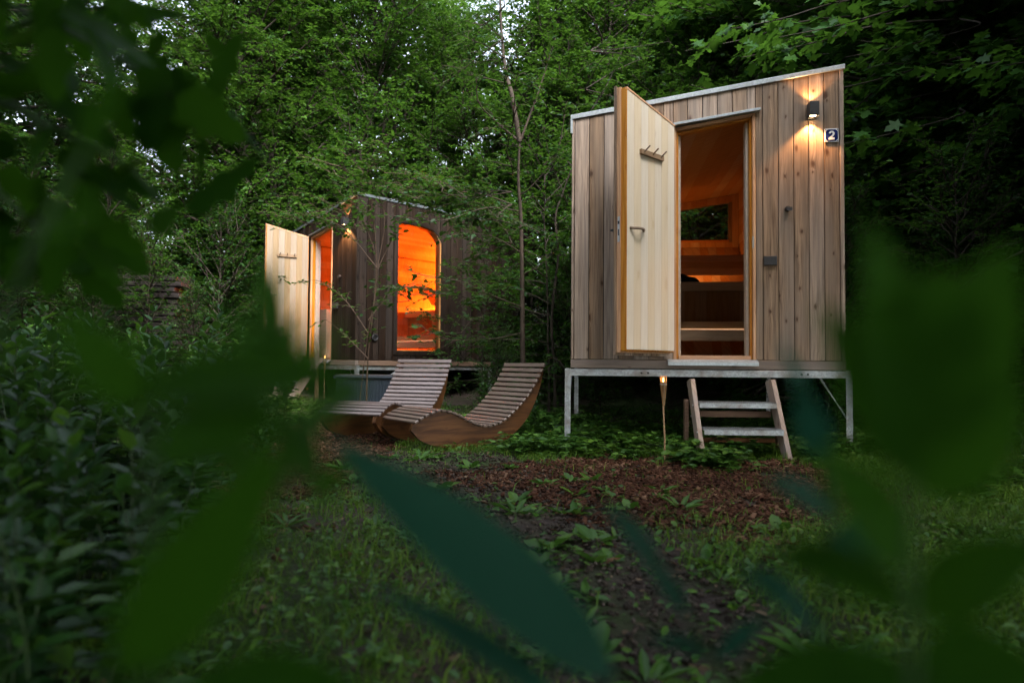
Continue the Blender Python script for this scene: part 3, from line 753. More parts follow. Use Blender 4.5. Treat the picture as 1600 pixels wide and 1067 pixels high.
def make_lounger(slat, width=0.62):
    r = empty('wooden_sun_lounger', (0, 0, 0))
    seat = catmull(SEAT, 12); d = np.r_[0, np.cumsum(np.linalg.norm(np.diff(seat, axis=0), axis=1))]
    bot = catmull(BOT, 8)
    for y in (0.03, width - 0.065):
        low = seat - np.array([0, 0.012])
        n = len(low)
        mb = MB(); bb = np.stack([np.interp(np.linspace(0, 1, n), np.linspace(0, 1, len(bot)), bot[:, k]) for k in (0, 1)], -1)
        va = [[mb.bm.verts.new((p[0], yy, p[1])) for p in low] for yy in (y, y + 0.036)]
        vb = [[mb.bm.verts.new((p[0], yy, p[1])) for p in bb] for yy in (y, y + 0.036)]
        for i in range(n - 1):
            mb.bm.faces.new((va[0][i], va[0][i + 1], vb[0][i + 1], vb[0][i])); mb.bm.faces.new((va[1][i], vb[1][i], vb[1][i + 1], va[1][i + 1]))
            mb.bm.faces.new((va[0][i], va[1][i], va[1][i + 1], va[0][i + 1])); mb.bm.faces.new((vb[0][i], vb[0][i + 1], vb[1][i + 1], vb[1][i]))
        for i in (0, -1): mb.bm.faces.new((va[0][i], vb[0][i], vb[1][i], va[1][i]))
        mb.build('side_panel', M['ply'], r)
    ns = 30; pitch_ = d[-1] / ns
    for k in range(ns):
        s0 = (k + 0.5) * pitch_
        P = np.array([np.interp(s0, d, seat[:, 0]), np.interp(s0, d, seat[:, 1])])
        a_ = np.array([np.interp(s0 - .02, d, seat[:, 0]), np.interp(s0 - .02, d, seat[:, 1])]); c_ = np.array([np.interp(s0 + .02, d, seat[:, 0]), np.interp(s0 + .02, d, seat[:, 1])])
        ang = math.atan2(c_[1] - a_[1], c_[0] - a_[0])
        Mx = Matrix.Translation((P[0], 0, P[1])) @ Matrix.Rotation(-ang, 4, 'Y') @ Matrix.Rotation(rad(random.uniform(-.25, .25)), 4, 'Z')
        mb = MB().box(-pitch_ * 0.34, pitch_ * 0.34, random.uniform(-.003, .003), width + random.uniform(-.003, .003), -0.008, 0.010, Mx)
        mb.build('slat', slat, r, bevel=0.003)
    return r
lr = make_lounger(M['slat'])
lr.location = (-0.78 - 0.62 * -0.6 * -1 * -1 * 0, 5.5, 0)
lr.location = (-0.78, 5.5, gz(-.3, 6) - 0.045 - 0.0); lr.rotation_euler = (0, 0, math.atan2(.6, .8))
tag(lr, 'wavy wooden sun lounger with orange sides, the right and nearer one', 'sun lounger', 'wavy wooden sun loungers')
ll = make_lounger(M['slat_grey'], 0.64)
ll.location = (-1.13, 5.86, gz(-1.2, 6.4) - 0.045); ll.rotation_euler = (0, 0, math.atan2(.93, .37))
tag(ll, 'greyer wavy wooden sun lounger, half behind the orange-sided one, with a tall upright back', 'sun lounger', 'wavy wooden sun loungers')

# ------------------------------------------------------------------ torches
def make_torch(h):
    r = empty('bamboo_torch', (0, 0, 0))
    MB().tube([(0, 0, -0.08), (0.004, 0, h * .3), (-0.003, 0, h * .62), (0, 0, h - 0.13)], [0.0055, 0.006, 0.0065, 0.007], 8).build('pole', M['bamboo'], r)
    mb = MB()
    for k in range(12):
        a = 2 * math.pi * k / 12
        mb.tube([(0.007 * math.cos(a), 0.007 * math.sin(a), h - 0.22), (0.020 * math.cos(a), 0.020 * math.sin(a), h - 0.09), (0.026 * math.cos(a), 0.026 * math.sin(a), h)], [0.0022, 0.0028, 0.0028], 5)
    mb.build('basket', M['bamboo'], r)
    mb = MB()
    for zz, rr in ((h - 0.004, 0.028), (h - 0.06, 0.024), (h - 0.065, 0.024)):
        mb.tube([(rr * math.cos(a), rr * math.sin(a), zz) for a in np.linspace(0, 2 * math.pi, 17)], 0.0022, 5, False)
    mb.tube([(0, 0, h - 0.21), (0, 0, h - 0.155)], 0.0085, 10).build('binding', M['seal'], r)
    MB().tube([(0, 0, h - 0.07), (0, 0, h - 0.045)], 0.018, 12).build('oil_cup', M['black'], r)
    MB().tube([(0, 0, h - 0.044), (0, 0, h - 0.036), (0.001, 0, h - 0.026), (0, 0, h - 0.012)], [0.003, 0.006, 0.005, 0.0008], 8).build('flame', M['flame'], r)
    ld = bpy.data.lights.new('flame_light', 'POINT'); ld.energy = 0.03; ld.color = (1, 0.45, 0.12); ld.shadow_soft_size = 0.008
    lo = bpy.data.objects.new('flame_light', ld); COL.objects.link(lo); lo.parent = r; lo.location = (0, 0, h - 0.02)
    return r
to = make_torch(0.66); to.location = (1.145, 5.12, gz(1.145, 5.12)); to.rotation_euler = (rad(1), rad(-1), 0)
tag(to, 'lit bamboo garden torch standing in the bark left of the steps', 'torch')
to1 = make_torch(0.70); p = at_px(507, 575, 9.6); to1.location = (p.x, p.y, gz(p.x, p.y))
tag(to1, 'small lit bamboo torch below the door corner of the far orange cabin', 'torch')

# ------------------------------------------------------------------ storage bin, wood stack, towel
r = empty('storage_bin', (-1.95, 9.15, gz(-1.9, 9.1)), rad(4)); tag(r, 'dark blue ribbed plastic storage bin behind the left lounger', 'bin')
mb = MB().box(-0.36, 0.36, -0.2, 0.2, 0, 0.44)
for k in range(17): mb.box(-0.345 + k * 0.042, -0.328 + k * 0.042, -0.212, -0.2005, 0.02, 0.42)
mb.build('bin_body', M['rubber'], r, bevel=0.003)
MB().box(-0.39, 0.39, -0.235, 0.23, 0.445, 0.475).box(-0.38, 0.38, -0.225, 0.22, 0.4755, 0.49).build('lid', M['rubber'], r, bevel=0.006)

r = empty('board_stack', (-5.0, 9.2, gz(-5, 9.2)), rad(5)); tag(r, 'stack of dark weathered boards among the bushes at the far left', 'wood stack')
for k in range(22):
    z0 = 0.02 + k * 0.078; dx = random.uniform(-0.05, 0.05)
    if z0 > 1.60: break
    MB().box(-0.42 + dx, 0.55 + dx, -0.25 + random.uniform(-.02, .02), 0.25, z0, z0 + 0.06).build('board', M['old_board'], r, bevel=0.004)
for x in (-0.3, 0.4): MB().box(x, x + 0.05, 0.26, 0.31, 0, 1.7).build('post', M['old_board'], r)

# dark towel on the upper bench of the number 2 cabin
bm = bmesh.new(); bmesh.ops.create_icosphere(bm, subdivisions=4, radius=1)
for v in bm.verts:
    n = v.co.copy(); k = 1 + 0.16 * math.sin(5 * n.x + 2) * math.cos(4 * n.y) + 0.08 * math.sin(11 * n.z + 6 * n.x)
    v.co = Vector((n.x * 0.20 * k, n.y * 0.14 * k, max(-0.0, n.z + 0.25 - 0.45 * max(0, n.x)) * 0.095 * k))
for f in bm.faces: f.smooth = True
me = bpy.data.meshes.new('towel'); bm.to_mesh(me); bm.free()
tw = link('towel', me, M['towel']); L = cab2.matrix_world @ Vector((1.28, 2.62, 1.027)); tw.location = L
tag(tw, 'crumpled black towel lying on the upper bench inside the number 2 cabin', 'towel')

# ------------------------------------------------------------------ leaves
T_OVAL = (np.array([(0, 0, 0), (.28, .25, .05), (.68, .22, .04), (1, 0, -.06), (.68, -.22, .04), (.28, -.25, .05)]), [[0, 3, 2, 1], [0, 5, 4, 3]])
T_LANCE = (np.array([(0, 0, 0), (.25, .11, .03), (.6, .10, .02), (1, 0, -.12), (.6, -.10, .02), (.25, -.11, .03)]), [[0, 3, 2, 1], [0, 5, 4, 3]])
T_HERB = (T_LANCE[0] * np.array([1, 2.3, 1.5]), T_LANCE[1])
_mh = [(-.10, .34), (.16, .24), (.42, .60), (.50, .22), (.74, .26)]
T_MAPLE = (np.array([(0, 0, 0)] + [(a, b_, .05 * b_ - .12 * a * a) for a, b_ in _mh] + [(1.02, 0, -.12)] + [(a, -b_, .05 * b_ - .12 * a * a) for a, b_ in _mh[::-1]]), [[0, 6, 5, 4, 3, 2, 1], [0, 11, 10, 9, 8, 7, 6]])

def norm(v): return v / np.maximum(np.linalg.norm(v, axis=-1, keepdims=True), 1e-9)

def leaf_geo(tpl, P, D, Nn, S):
    T, F = tpl
    D = norm(D); Nn = norm(Nn - D * (Nn * D).sum(-1, keepdims=True)); B = np.cross(Nn, D)
    V = P[:, None] + S[:, None, None] * (T[None, :, 0:1] * D[:, None] + T[None, :, 1:2] * B[:, None] + T[None, :, 2:3] * Nn[:, None])
    n, k = len(P), len(T)
    off_ = (np.arange(n) * k)[:, None]
    Fs = [np.array(f)[None] + off_ for f in F]
    return V.reshape(-1, 3), Fs

def leaf_mesh(name, tpl, P, D, Nn, S):
    V, Fs = leaf_geo(tpl, P, D, Nn, S)
    return raw_mesh(name, V, Fs)

def tubes_mesh(name, segs, n=5):
    """segs: list of (points (k,3), radii (k,))"""
    Vs, Fs, base = [], [], 0
    ca = np.cos(2 * np.pi * np.arange(n) / n); sa = np.sin(2 * np.pi * np.arange(n) / n)
    for P, R in segs:
        P = np.asarray(P); R = np.asarray(R); k = len(P)
        t = np.empty_like(P); t[1:-1] = P[2:] - P[:-2]; t[0] = P[1] - P[0]; t[-1] = P[-1] - P[-2]; t = norm(t)
        a = norm(np.cross(t, np.array([0.3, 0.2, 1.0]))); b_ = np.cross(t, a)
        V = P[:, None] + R[:, None, None] * (ca[None, :, None] * a[:, None] + sa[None, :, None] * b_[:, None])
        Vs.append(V.reshape(-1, 3))
        i = np.arange(k - 1)[:, None] * n; j = np.arange(n)[None]; j2 = (j + 1) % n
        Fs.append((np.stack([i + j, i + j2, i + n + j2, i + n + j], -1).reshape(-1, 4)) + base); base += k * n
    return raw_mesh(name, np.concatenate(Vs), np.concatenate(Fs), True)

UP = np.array([0, 0, 1.0])
def limb_path(p0, az, el, L_, droop, k=7, wob=0.12, r=RNG):
    t = np.linspace(0, 1, k)
    d = np.array([math.cos(az) * math.cos(el), math.sin(az) * math.cos(el), math.sin(el)])
    s_ = np.array([-math.sin(az), math.cos(az), 0])
    P = p0 + d * (t * L_)[:, None] + UP * (-droop * L_ * t ** 2)[:, None]
    P = P + (s_[None] * np.cumsum(r.normal(0, wob * L_ / k, k))[:, None] + UP[None] * np.cumsum(r.normal(0, wob * .6 * L_ / k, k))[:, None]) * (t > 0)[:, None]
    return P

def sprays(limbs, tw_len, tw_gap, lv_gap, lsize, r, flat=0.35, tpl=T_OVAL, start=0.2, droop=0.3):
    """twigs along limbs, leaves along twigs; returns leaf arrays and twig segments"""
    A, Dd, Nn, S, tw = [], [], [], [], []
    for P, R in limbs:
        seg = np.linalg.norm(np.diff(P, axis=0), axis=1); d = np.r_[0, np.cumsum(seg)]; L_ = d[-1]
        ntw = max(3, int(L_ * (1 - start) / tw_gap))
        s_ = np.sort(L_ * (start + (1 - start) * r.random(ntw)))
        B = np.stack([np.interp(s_, d, P[:, k]) for k in range(3)], -1)
        T = norm(np.stack([np.interp(np.minimum(s_ + .1, L_), d, P[:, k]) - np.interp(s_ - .1, d, P[:, k]) for k in range(3)], -1))
        side = np.where(np.arange(ntw) % 2 == 0, 1, -1)[:, None]
        lat = norm(np.cross(T, UP)) * side
        dirs = norm(T * r.uniform(.3, 1.0, (ntw, 1)) + lat * r.uniform(.5, 1.1, (ntw, 1)) + r.normal(0, flat, (ntw, 3)) * np.array([.5, .5, 1]) + UP * 0.1)
        ln = tw_len * r.uniform(.45, 1.2, ntw) * (1 - 0.35 * s_ / L_)
        nl = max(2, int(tw_len / lv_gap))
        t = np.linspace(0.12, 1.0, nl)
        Q = B[:, None] + dirs[:, None] * (ln[:, None] * t)[:, :, None] + UP * (-droop * ln[:, None] * t ** 2)[:, :, None]
        Q = Q + r.normal(0, 0.012, Q.shape)
        sd = np.where(np.arange(nl) % 2 == 0, 1, -1)[None, :, None]
        latt = norm(np.cross(dirs, UP))[:, None] * sd
        ld = norm(dirs[:, None] * r.uniform(.4, 1, (ntw, nl, 1)) + latt * r.uniform(.4, 1.2, (ntw, nl, 1)) - UP * r.uniform(0, .55, (ntw, nl, 1)) + r.normal(0, .18, (ntw, nl, 3)))
        nn = norm(UP + r.normal(0, .38, (ntw, nl, 3)) + ld * 0.2)
        A.append(Q.reshape(-1, 3)); Dd.append(ld.reshape(-1, 3)); Nn.append(nn.reshape(-1, 3)); S.append(lsize * r.uniform(.55, 1.2, ntw * nl))
        for i in range(ntw):
            tw.append((np.stack([B[i], (B[i] + Q[i, nl // 2]) / 2 + UP * .01, Q[i, -1]]), np.array([.006, .004, .002])))
    return (np.concatenate(A), np.concatenate(Dd), np.concatenate(Nn), np.concatenate(S)), tw

SEGID = {}
def make_tree_meshes(name, seed, height, r0, n_limb, low, reach, lsize, tw_len=0.55, tw_gap=0.16, lv_gap=0.09, tpl=T_OVAL, el=(0.1, 0.9), flat=0.35, forks=2, shape=1.0, twmin=True, droop=0.25):
    r = np.random.default_rng(seed)
    t = np.linspace(0, 1, 12)
    trunk = np.stack([np.cumsum(r.normal(0, .06, 12)) * height / 10, np.cumsum(r.normal(0, .06, 12)) * height / 10, t * height], -1); trunk[0, :2] = 0
    tr = r0 * (1 - .85 * t)
    tr[0] *= 1.35
    trunk[0, 2] = -0.4
    segs = [(trunk, tr)]; limbs = []
    az = r.uniform(0, 6.28)
    for i in range(n_limb):
        f = low + (1 - low) * (i + r.random() * .6) / n_limb; f = min(f, .99)
        p0 = np.array([np.interp(f, t, trunk[:, k]) for k in range(3)]); az += 2.4 + r.normal(0, .3)
        rel = (f - low) / (1 - low)
        L_ = reach * (1 - .55 * rel ** 3) * (.8 + .2 * min(1, rel * 4)) * r.uniform(.65, 1.15)
        e = el[0] + (el[1] - el[0]) * rel + r.normal(0, .12)
        P = limb_path(p0, az, e, L_, .18 * (1 - rel), r=r); R = np.interp(np.linspace(0, 1, 7), [0, 1], [max(.012, tr[int(f * 11)] * .5), .005])
        segs.append((P, R)); limbs.append((P, R))
        for k in range(forks):
            j = r.integers(2, 5)
            P2 = limb_path(P[j], az + r.choice([-1, 1]) * r.uniform(.4, 1.1), e + r.normal(.1, .25), L_ * r.uniform(.35, .65), .15, r=r)
            segs.append((P2, R * .6)); limbs.append((P2, R * .6))
    lv, tw = sprays(limbs, tw_len, tw_gap, lv_gap, lsize, r, flat, tpl, droop=droop)
    if not twmin: segs += tw
    else: segs += tw[::3]
    SEGID[name] = np.repeat(np.arange(len(segs)), [len(a) * 5 for a, _ in segs])
    wood_me = tubes_mesh(name + '_trunk', segs, 5)
    leaf_me = leaf_mesh(name + '_crown', tpl, *lv)
    return wood_me, leaf_me, len(lv[0])

TYPES = {}
def make_type(key, mat, bark, **kw):
    w, l, n = make_tree_meshes(key, **kw); w.materials.append(M[bark]); l.materials.append(M[mat]); TYPES[key] = (w, l)
    print('type', key, n, 'leaves')
make_type('beech', 'leaf_mid', 'bark', seed=3, height=10.5, r0=.14, n_limb=120, low=.04, reach=3.0, lsize=.105, tw_len=.6, tw_gap=.075, lv_gap=.07, forks=3, flat=.5)
make_type('hazel', 'leaf_mid', 'bark', seed=5, height=8.0, r0=.10, n_limb=120, low=.03, reach=2.6, lsize=.095, tw_len=.5, tw_gap=.07, lv_gap=.06, el=(.25, 1.1), forks=3, flat=.5)
make_type('alder', 'leaf_dark', 'bark', seed=8, height=12.0, r0=.16, n_limb=130, low=.06, reach=3.3, lsize=.12, tw_len=.65, tw_gap=.08, lv_gap=.075, el=(.0, .8), forks=3, flat=.5)
make_type('maple', 'leaf_maple', 'bark', seed=13, height=9.5, r0=.10, n_limb=80, low=.06, reach=2.9, lsize=.15, tw_len=.65, tw_gap=.12, lv_gap=.11, forks=3, tpl=T_MAPLE, el=(-.05, .5), flat=.12, droop=.2)
make_type('shrub', 'leaf_dark', 'bark', seed=21, height=2.6, r0=.03, n_limb=40, low=.02, reach=1.3, lsize=.065, tw_len=.32, tw_gap=.07, lv_gap=.05, el=(.3, 1.2))
make_type('elder', 'leaf_mid', 'bark', seed=22, height=3.6, r0=.04, n_limb=44, low=.03, reach=1.5, lsize=.08, tw_len=.36, tw_gap=.08, lv_gap=.055, el=(.2, 1.1))

make_type('shade_canopy', 'leaf_dark', 'bark', seed=29, height=7.5, r0=.15, n_limb=60, low=.36, reach=4.2, lsize=.13, tw_len=.7, tw_gap=.10, lv_gap=.08, forks=3, flat=.4, el=(-.05, .7))
CABS = [(np.array(c.matrix_world.inverted()), c) for c in (cab2, cab1)]
def inside_cabin(P, pad=0.08):
    m_ = np.zeros(len(P), bool)
    for Mi, c in CABS:
        Q = P @ Mi[:3, :3].T + Mi[:3, 3]
        yb = np.where(Q[:, 2] > KZ, DEP, KY + (DEP - KY) * np.clip(Q[:, 2], 0, KZ) / KZ)
        m_ |= (Q[:, 0] > -pad) & (Q[:, 0] < W + pad) & (Q[:, 1] > -.3) & (Q[:, 1] < yb + pad) & (Q[:, 2] > -.1) & (Q[:, 2] < HL + SL * Q[:, 0] + pad)
    return m_
def in_clearing(P):
    return (np.abs(P[:, 0] - .3) < 3.6) & (P[:, 1] > .4) & (P[:, 1] < 9) & (P[:, 2] < 4.6) & (P[:, 2] < 1.1 + .60 * np.maximum(P[:, 1], 1.5) + .6)
def trim_mesh(me, mat4, k=1, clearing=False, ids=None):
    """the same mesh, or a copy pruned where it would grow through a cabin (k vertices to a leaf)"""
    n = len(me.vertices); V = np.empty(n * 3, np.float32); me.vertices.foreach_get('co', V); V = V.reshape(-1, 3)
    A = np.array(mat4); Wd = V @ A[:3, :3].T + A[:3, 3]
    hit = inside_cabin(Wd)
    if clearing: hit |= in_clearing(Wd)
    if not hit.any(): return me
    if ids is not None:
        bad = np.bincount(ids, hit, ids.max() + 1) > 0; bad[0] = False; hit = bad[ids]
    hit = np.repeat(hit.reshape(-1, k).any(1), k)
    nf = len(me.polygons); nl = len(me.loops)
    li = np.empty(nl, np.int32); me.loops.foreach_get('vertex_index', li)
    st = np.empty(nf, np.int32); me.polygons.foreach_get('loop_start', st); tot = np.diff(np.r_[st, nl])
    Fs = []
    new = np.cumsum(~hit) - 1
    for kk in np.unique(tot):
        s0 = st[tot == kk]; F = li[s0[:, None] + np.arange(kk)[None]]
        F = F[~hit[F].any(1)]; Fs.append(new[F])
    m2 = raw_mesh(me.name, V[~hit], Fs, k == 1)
    for m_ in me.materials: m2.materials.append(m_)
    return m2

make_type('sparse', 'leaf_mid', 'bark', seed=31, height=3.9, r0=.022, n_limb=30, low=.12, reach=1.25, lsize=.08, tw_len=.34, tw_gap=.07, lv_gap=.05, forks=2, flat=.35, el=(.0, .9))
def place_tree(key, name, x, y, rz, s, label, cat, group=None, sz=None, tilt=0.0):
    r = empty(name, (x, y, gz(x, y) - 0.02), rz); r.scale = (s, s, sz or s); r.rotation_euler = (tilt, 0, rz)
    w, l = TYPES[key]
    mt = Matrix.LocRotScale(r.location, r.rotation_euler, r.scale)
    for nm, me in (('trunk', trim_mesh(w, mt, 1, key == 'shade_canopy', SEGID[key])), ('crown', trim_mesh(l, mt, 12 if key == 'maple' else 6, key == 'shade_canopy'))):
        o = bpy.data.objects.new(nm, me); COL.objects.link(o); o.parent = r
    tag(r, label, cat, group)
    return r

# the wood: surveyed row by row
def zone(x, y):
    a = x / y * FPX + 800
    if a < 330: return 'beyond the board stack'
    if a < 560: return 'behind the far cabin door'
    if a < 900: return 'behind the far orange-lit cabin'
    if a < 1320: return 'behind the number 2 cabin'
    return 'right of the number 2 cabin'
WOOD = [
    (-4.9, 12.6, 'beech', .8), (-3.0, 13.6, 'hazel', 1.0), (-0.9, 13.4, 'beech', .62), (0.9, 12.6, 'hazel', .85), (2.0, 13.4, 'beech', .85), (4.2, 13.2, 'beech', .85), (-5.4, 13.8, 'beech', .8), (-11.6, 12.8, 'hazel', .9), (7.0, 12.4, 'alder', .8), (10.6, 10.6, 'maple', .9),
    # x, y, kind, scale
    (-13.2, 15.0, 'beech', 1.15), (-6.0, 16.8, 'alder', .9), (-5.2, 14.4, 'hazel', 1.05), (-3.2, 16.4, 'beech', 1.05), (-1.2, 15.2, 'hazel', .88),
    (0.9, 14.6, 'hazel', .82), (2.9, 15.6, 'beech', .95), (5.4, 14.4, 'alder', .95), (8.2, 15.2, 'maple', 1.2), (11.0, 14.6, 'alder', 1.1), (14.2, 16.2, 'beech', 1.2),
    (-13.5, 18.5, 'alder', 1.2), (-8.0, 13.4, 'hazel', .5), (6.6, 19.5, 'alder', 1.2), (10.4, 20.0, 'beech', 1.3), (3.4, 20.6, 'beech', 1.0), (15.5, 21, 'alder', 1.3),
    (-6.8, 11.6, 'hazel', .45), (-9.2, 11.0, 'alder', .8), (4.9, 9.6, 'maple', .85), (6.8, 8.4, 'maple', .95), (8.4, 11.2, 'alder', .9), (5.2, 12.0, 'maple', 1.05), (3.2, 11.8, 'hazel', .8),
    (9.2, 7.6, 'alder', .85), (6.2, 5.4, 'maple', .8), (-8.4, 7.6, 'alder', .8), (-7.0, 5.0, 'beech', .8),
]
KIND = {'sparse': ('young_hazel', 'thin young hazel'), 'shade_canopy': ('shade_tree', 'high spreading tree'), 'beech': ('broadleaf_tree', 'broad leafy green tree'), 'hazel': ('hazel_tree', 'bushy bright green tree'), 'alder': ('dark_tree', 'tall dark green tree'), 'maple': ('maple_tree', 'maple with flat leaf sprays')}
for i, (x, y, k, s) in enumerate(WOOD):
    nm, lb = KIND[k]
    z_ = zone(x, y)
    place_tree(k, nm, x, y, i * 1.7, s, f'{lb} standing {z_}', 'tree', f'{nm.replace("_", " ")}s {z_}')
place_tree('sparse', 'young_hazel', -.45, 10.3, 0.4, .75, 'thin young hazel growing against the right wall of the far cabin', 'tree')
place_tree('sparse', 'young_hazel', .5, 9.2, 4.1, .95, 'thin young hazel in the gap between the two cabins', 'tree')
# trees added behind and beside the camera to shade the near ground and right side
for i, (x, y, k, s) in enumerate([(8.4, 5.2, 'shade_canopy', 1.0), (7.6, 8.4, 'shade_canopy', 1.1), (9.0, 9.5, 'shade_canopy', 1.3), (-3.4, -.8, 'shade_canopy', 1.0), (2.9, -1.0, 'shade_canopy', 1.0), (-.3, -1.7, 'shade_canopy', 1.05), (-6.4, .8, 'shade_canopy', .9), (5.0, 1.8, 'shade_canopy', .9), (-1.0, -5.4, 'alder', .95), (4.5, -5, 'beech', 1.0)]):
    place_tree(k, KIND[k][0], x, y, i * 2.1 + .5, s, f'{KIND[k][1]} added for shade, its crown over the clearing edge', 'tree', f'{KIND[k][0]}s added over the clearing edge')

# shrubs along the foot of the wood and round the cabins
SHR = []
rs = np.random.default_rng(5)
for x in np.arange(-11, 12.5, 0.95): SHR.append((x + rs.normal(0, .3), 12.9 + rs.normal(0, .5), 'elder' if rs.random() < .5 else 'shrub', rs.uniform(.9, 1.35)))
SHR += [(-4.5, 8.5, 'elder', .55), (-5.1, 8.3, 'shrub', .62), (-4.6, 10.6, 'shrub', 1.0), (-5.6, 9.4, 'elder', .9), (-6.4, 8.4, 'shrub', 1.0), (-4.2, 12.0, 'elder', 1.1), (-5.6, 7.2, 'shrub', .85), (-3.9, 8.3, 'shrub', .5), (0.9, 10.2, 'shrub', .8), (1.2, 11.6, 'elder', 1.0),
        (3.6, 7.4, 'shrub', .8), (4.3, 6.6, 'elder', .7), (5.2, 7.6, 'shrub', 1.0), (4.0, 8.6, 'elder', 1.0), (6.0, 6.2, 'shrub', .9), (4.6, 5.2, 'shrub', .55), (1.2, 9.3, 'shrub', .42), (2.2, 9.6, 'shrub', .4), (-0.2, 8.6, 'shrub', .38)]
for i, (x, y, k, s) in enumerate(SHR):
    z_ = zone(x, y)
    place_tree(k, 'shrub', x, y, i * 2.3, s, f'{"bright" if k == "elder" else "dark"} leafy shrub {z_}', 'shrub', f'{"bright" if k == "elder" else "dark"} shrubs {z_}')

# ------------------------------------------------------------------ slim trees surveyed one by one
def slim_tree(name, label, trunk_pts, r0, branches, leaf_mat, lsize, dens, bark='bark_pale', tpl=T_OVAL, seed=1, cat='tree', tw_len=.35, droop=.2, flat=.25, start=.25, lv_gap=.06):
    """trunk_pts: world points; branches: (points, radius, leafy)"""
    r = np.random.default_rng(seed)
    base = np.array(trunk_pts[0], float); base[2] = gz(base[0], base[1])
    T = catmull([np.array(p, float) - base for p in trunk_pts], 6)
    T[0, 2] = -0.15
    segs = [(T, np.linspace(r0, r0 * .35, len(T)))]; limbs = []
    for pts, rr, leafy in branches:
        B = catmull([np.array(p, float) - base for p in pts], 5)
        segs.append((B, np.linspace(rr, rr * .3, len(B))))
        if leafy: limbs.append((B, None))
    lv, tw = sprays(limbs, tw_len, dens, lv_gap, lsize, r, flat, tpl, start=start, droop=droop)
    segs += [(a, b_ * .6) for a, b_ in tw]
    root = empty(name, base)
    mt = Matrix.Translation(Vector(base))
    link('trunk', trim_mesh(tubes_mesh(name + '_trunk', segs, 7), mt, ids=np.repeat(np.arange(len(segs)), [len(a) * 7 for a, _ in segs])), M[bark], root)
    link('crown', trim_mesh(leaf_mesh(name + '_crown', tpl, *lv), mt, len(tpl[0])), M[leaf_mat], root)
    tag(root, label, cat)
    return root
def W_(u, v, d): return tuple(at_px(u, v, d))
def auto_br(p0, n, az0, L_, r, el=.2, rr=.008, spread=2.0):
    out = []
    for k in range(n):
        P = limb_path(np.array(p0), az0 + r.uniform(-spread, spread), el + r.normal(0, .25), L_ * r.uniform(.6, 1.2), .1, k=5, r=r)
        out.append((P, rr, True))
    return out
r_ = np.random.default_rng(77)
# A: the slim tree with the V fork in front of the far cabin
DA = 8.0
brs = [([W_(812, 222, DA), W_(775, 190, DA), W_(748, 160, DA - .1), W_(744, 120, DA - .2)], .014, True),
       ([W_(812, 222, DA), W_(800, 150, DA), W_(790, 110, DA + .1), W_(783, 40, DA + .2), W_(780, -60, DA + .2)], .032, True),
       ([W_(814, 218, DA), W_(828, 180, DA), W_(846, 130, DA), W_(868, 60, DA)], .016, True),
       ([W_(812, 305, DA), W_(830, 292, DA - .1), W_(870, 240, DA - .2), W_(885, 160, DA - .2)], .009, True),
       ([W_(815, 395, DA), W_(770, 370, DA - .2), W_(730, 365, DA - .5), W_(690, 372, DA - .7)], .007, True),
       ([W_(815, 480, DA), W_(770, 462, DA - .3), W_(720, 440, DA - .7), W_(660, 430, DA - .9), W_(635, 420, DA - 1)], .008, True),
       ([W_(815, 520, DA), W_(765, 530, DA - .3), W_(700, 530, DA - .7), W_(650, 505, DA - .9)], .007, True),
       ([W_(812, 330, DA), W_(760, 325, DA - .3), W_(690, 345, DA - .6), W_(630, 340, DA - .7), W_(560, 330, DA - .7)], .008, True),
       ([W_(814, 430, DA), W_(850, 410, DA), W_(880, 370, DA)], .006, True)]
for v in (60, 130, 10, 90, 200, 260, 300, 320, 350, 380):
    brs += auto_br(W_(800 if v > 150 else 788, v, DA), 3, math.pi, .9, r_)
for u, v in ((770, 300), (730, 310), (690, 300), (650, 310), (700, 460), (740, 400), (760, 480), (720, 520), (660, 450), (640, 470), (780, 340)):
    brs += auto_br(W_(u, v, DA - .4), 2, math.pi, .6, r_, rr=.005)
slim_tree('slim_tree', 'slim smooth-barked tree forking into a V, between the far cabin and the number 2 cabin', [W_(822, 640, DA), W_(817, 560, DA), W_(816, 450, DA), W_(814, 340, DA), W_(810, 280, DA), W_(812, 222, DA)], .036, brs, 'leaf_dark', .075, .075, seed=4)
# B: thinner leaning stem right of it
brs = [([W_(898, 250, 9), W_(915, 190, 9), W_(950, 130, 9), W_(980, 60, 9)], .012, True), ([W_(880, 300, 9), W_(860, 250, 9), W_(850, 200, 9)], .008, True)]
for v in (80, 140, 200, 260, 320, 380): brs += auto_br(W_(890 + (300 - v) * .15, v, 9), 3, 0, 1.0, r_)
slim_tree('leaning_sapling', 'thin leaning sapling close to the left wall of the number 2 cabin', [W_(868, 600, 9), W_(862, 500, 9), W_(872, 400, 9), W_(868, 340, 9), W_(880, 300, 9), W_(898, 250, 9)], .022, brs, 'leaf_dark', .08, .13, 'bark', seed=6)
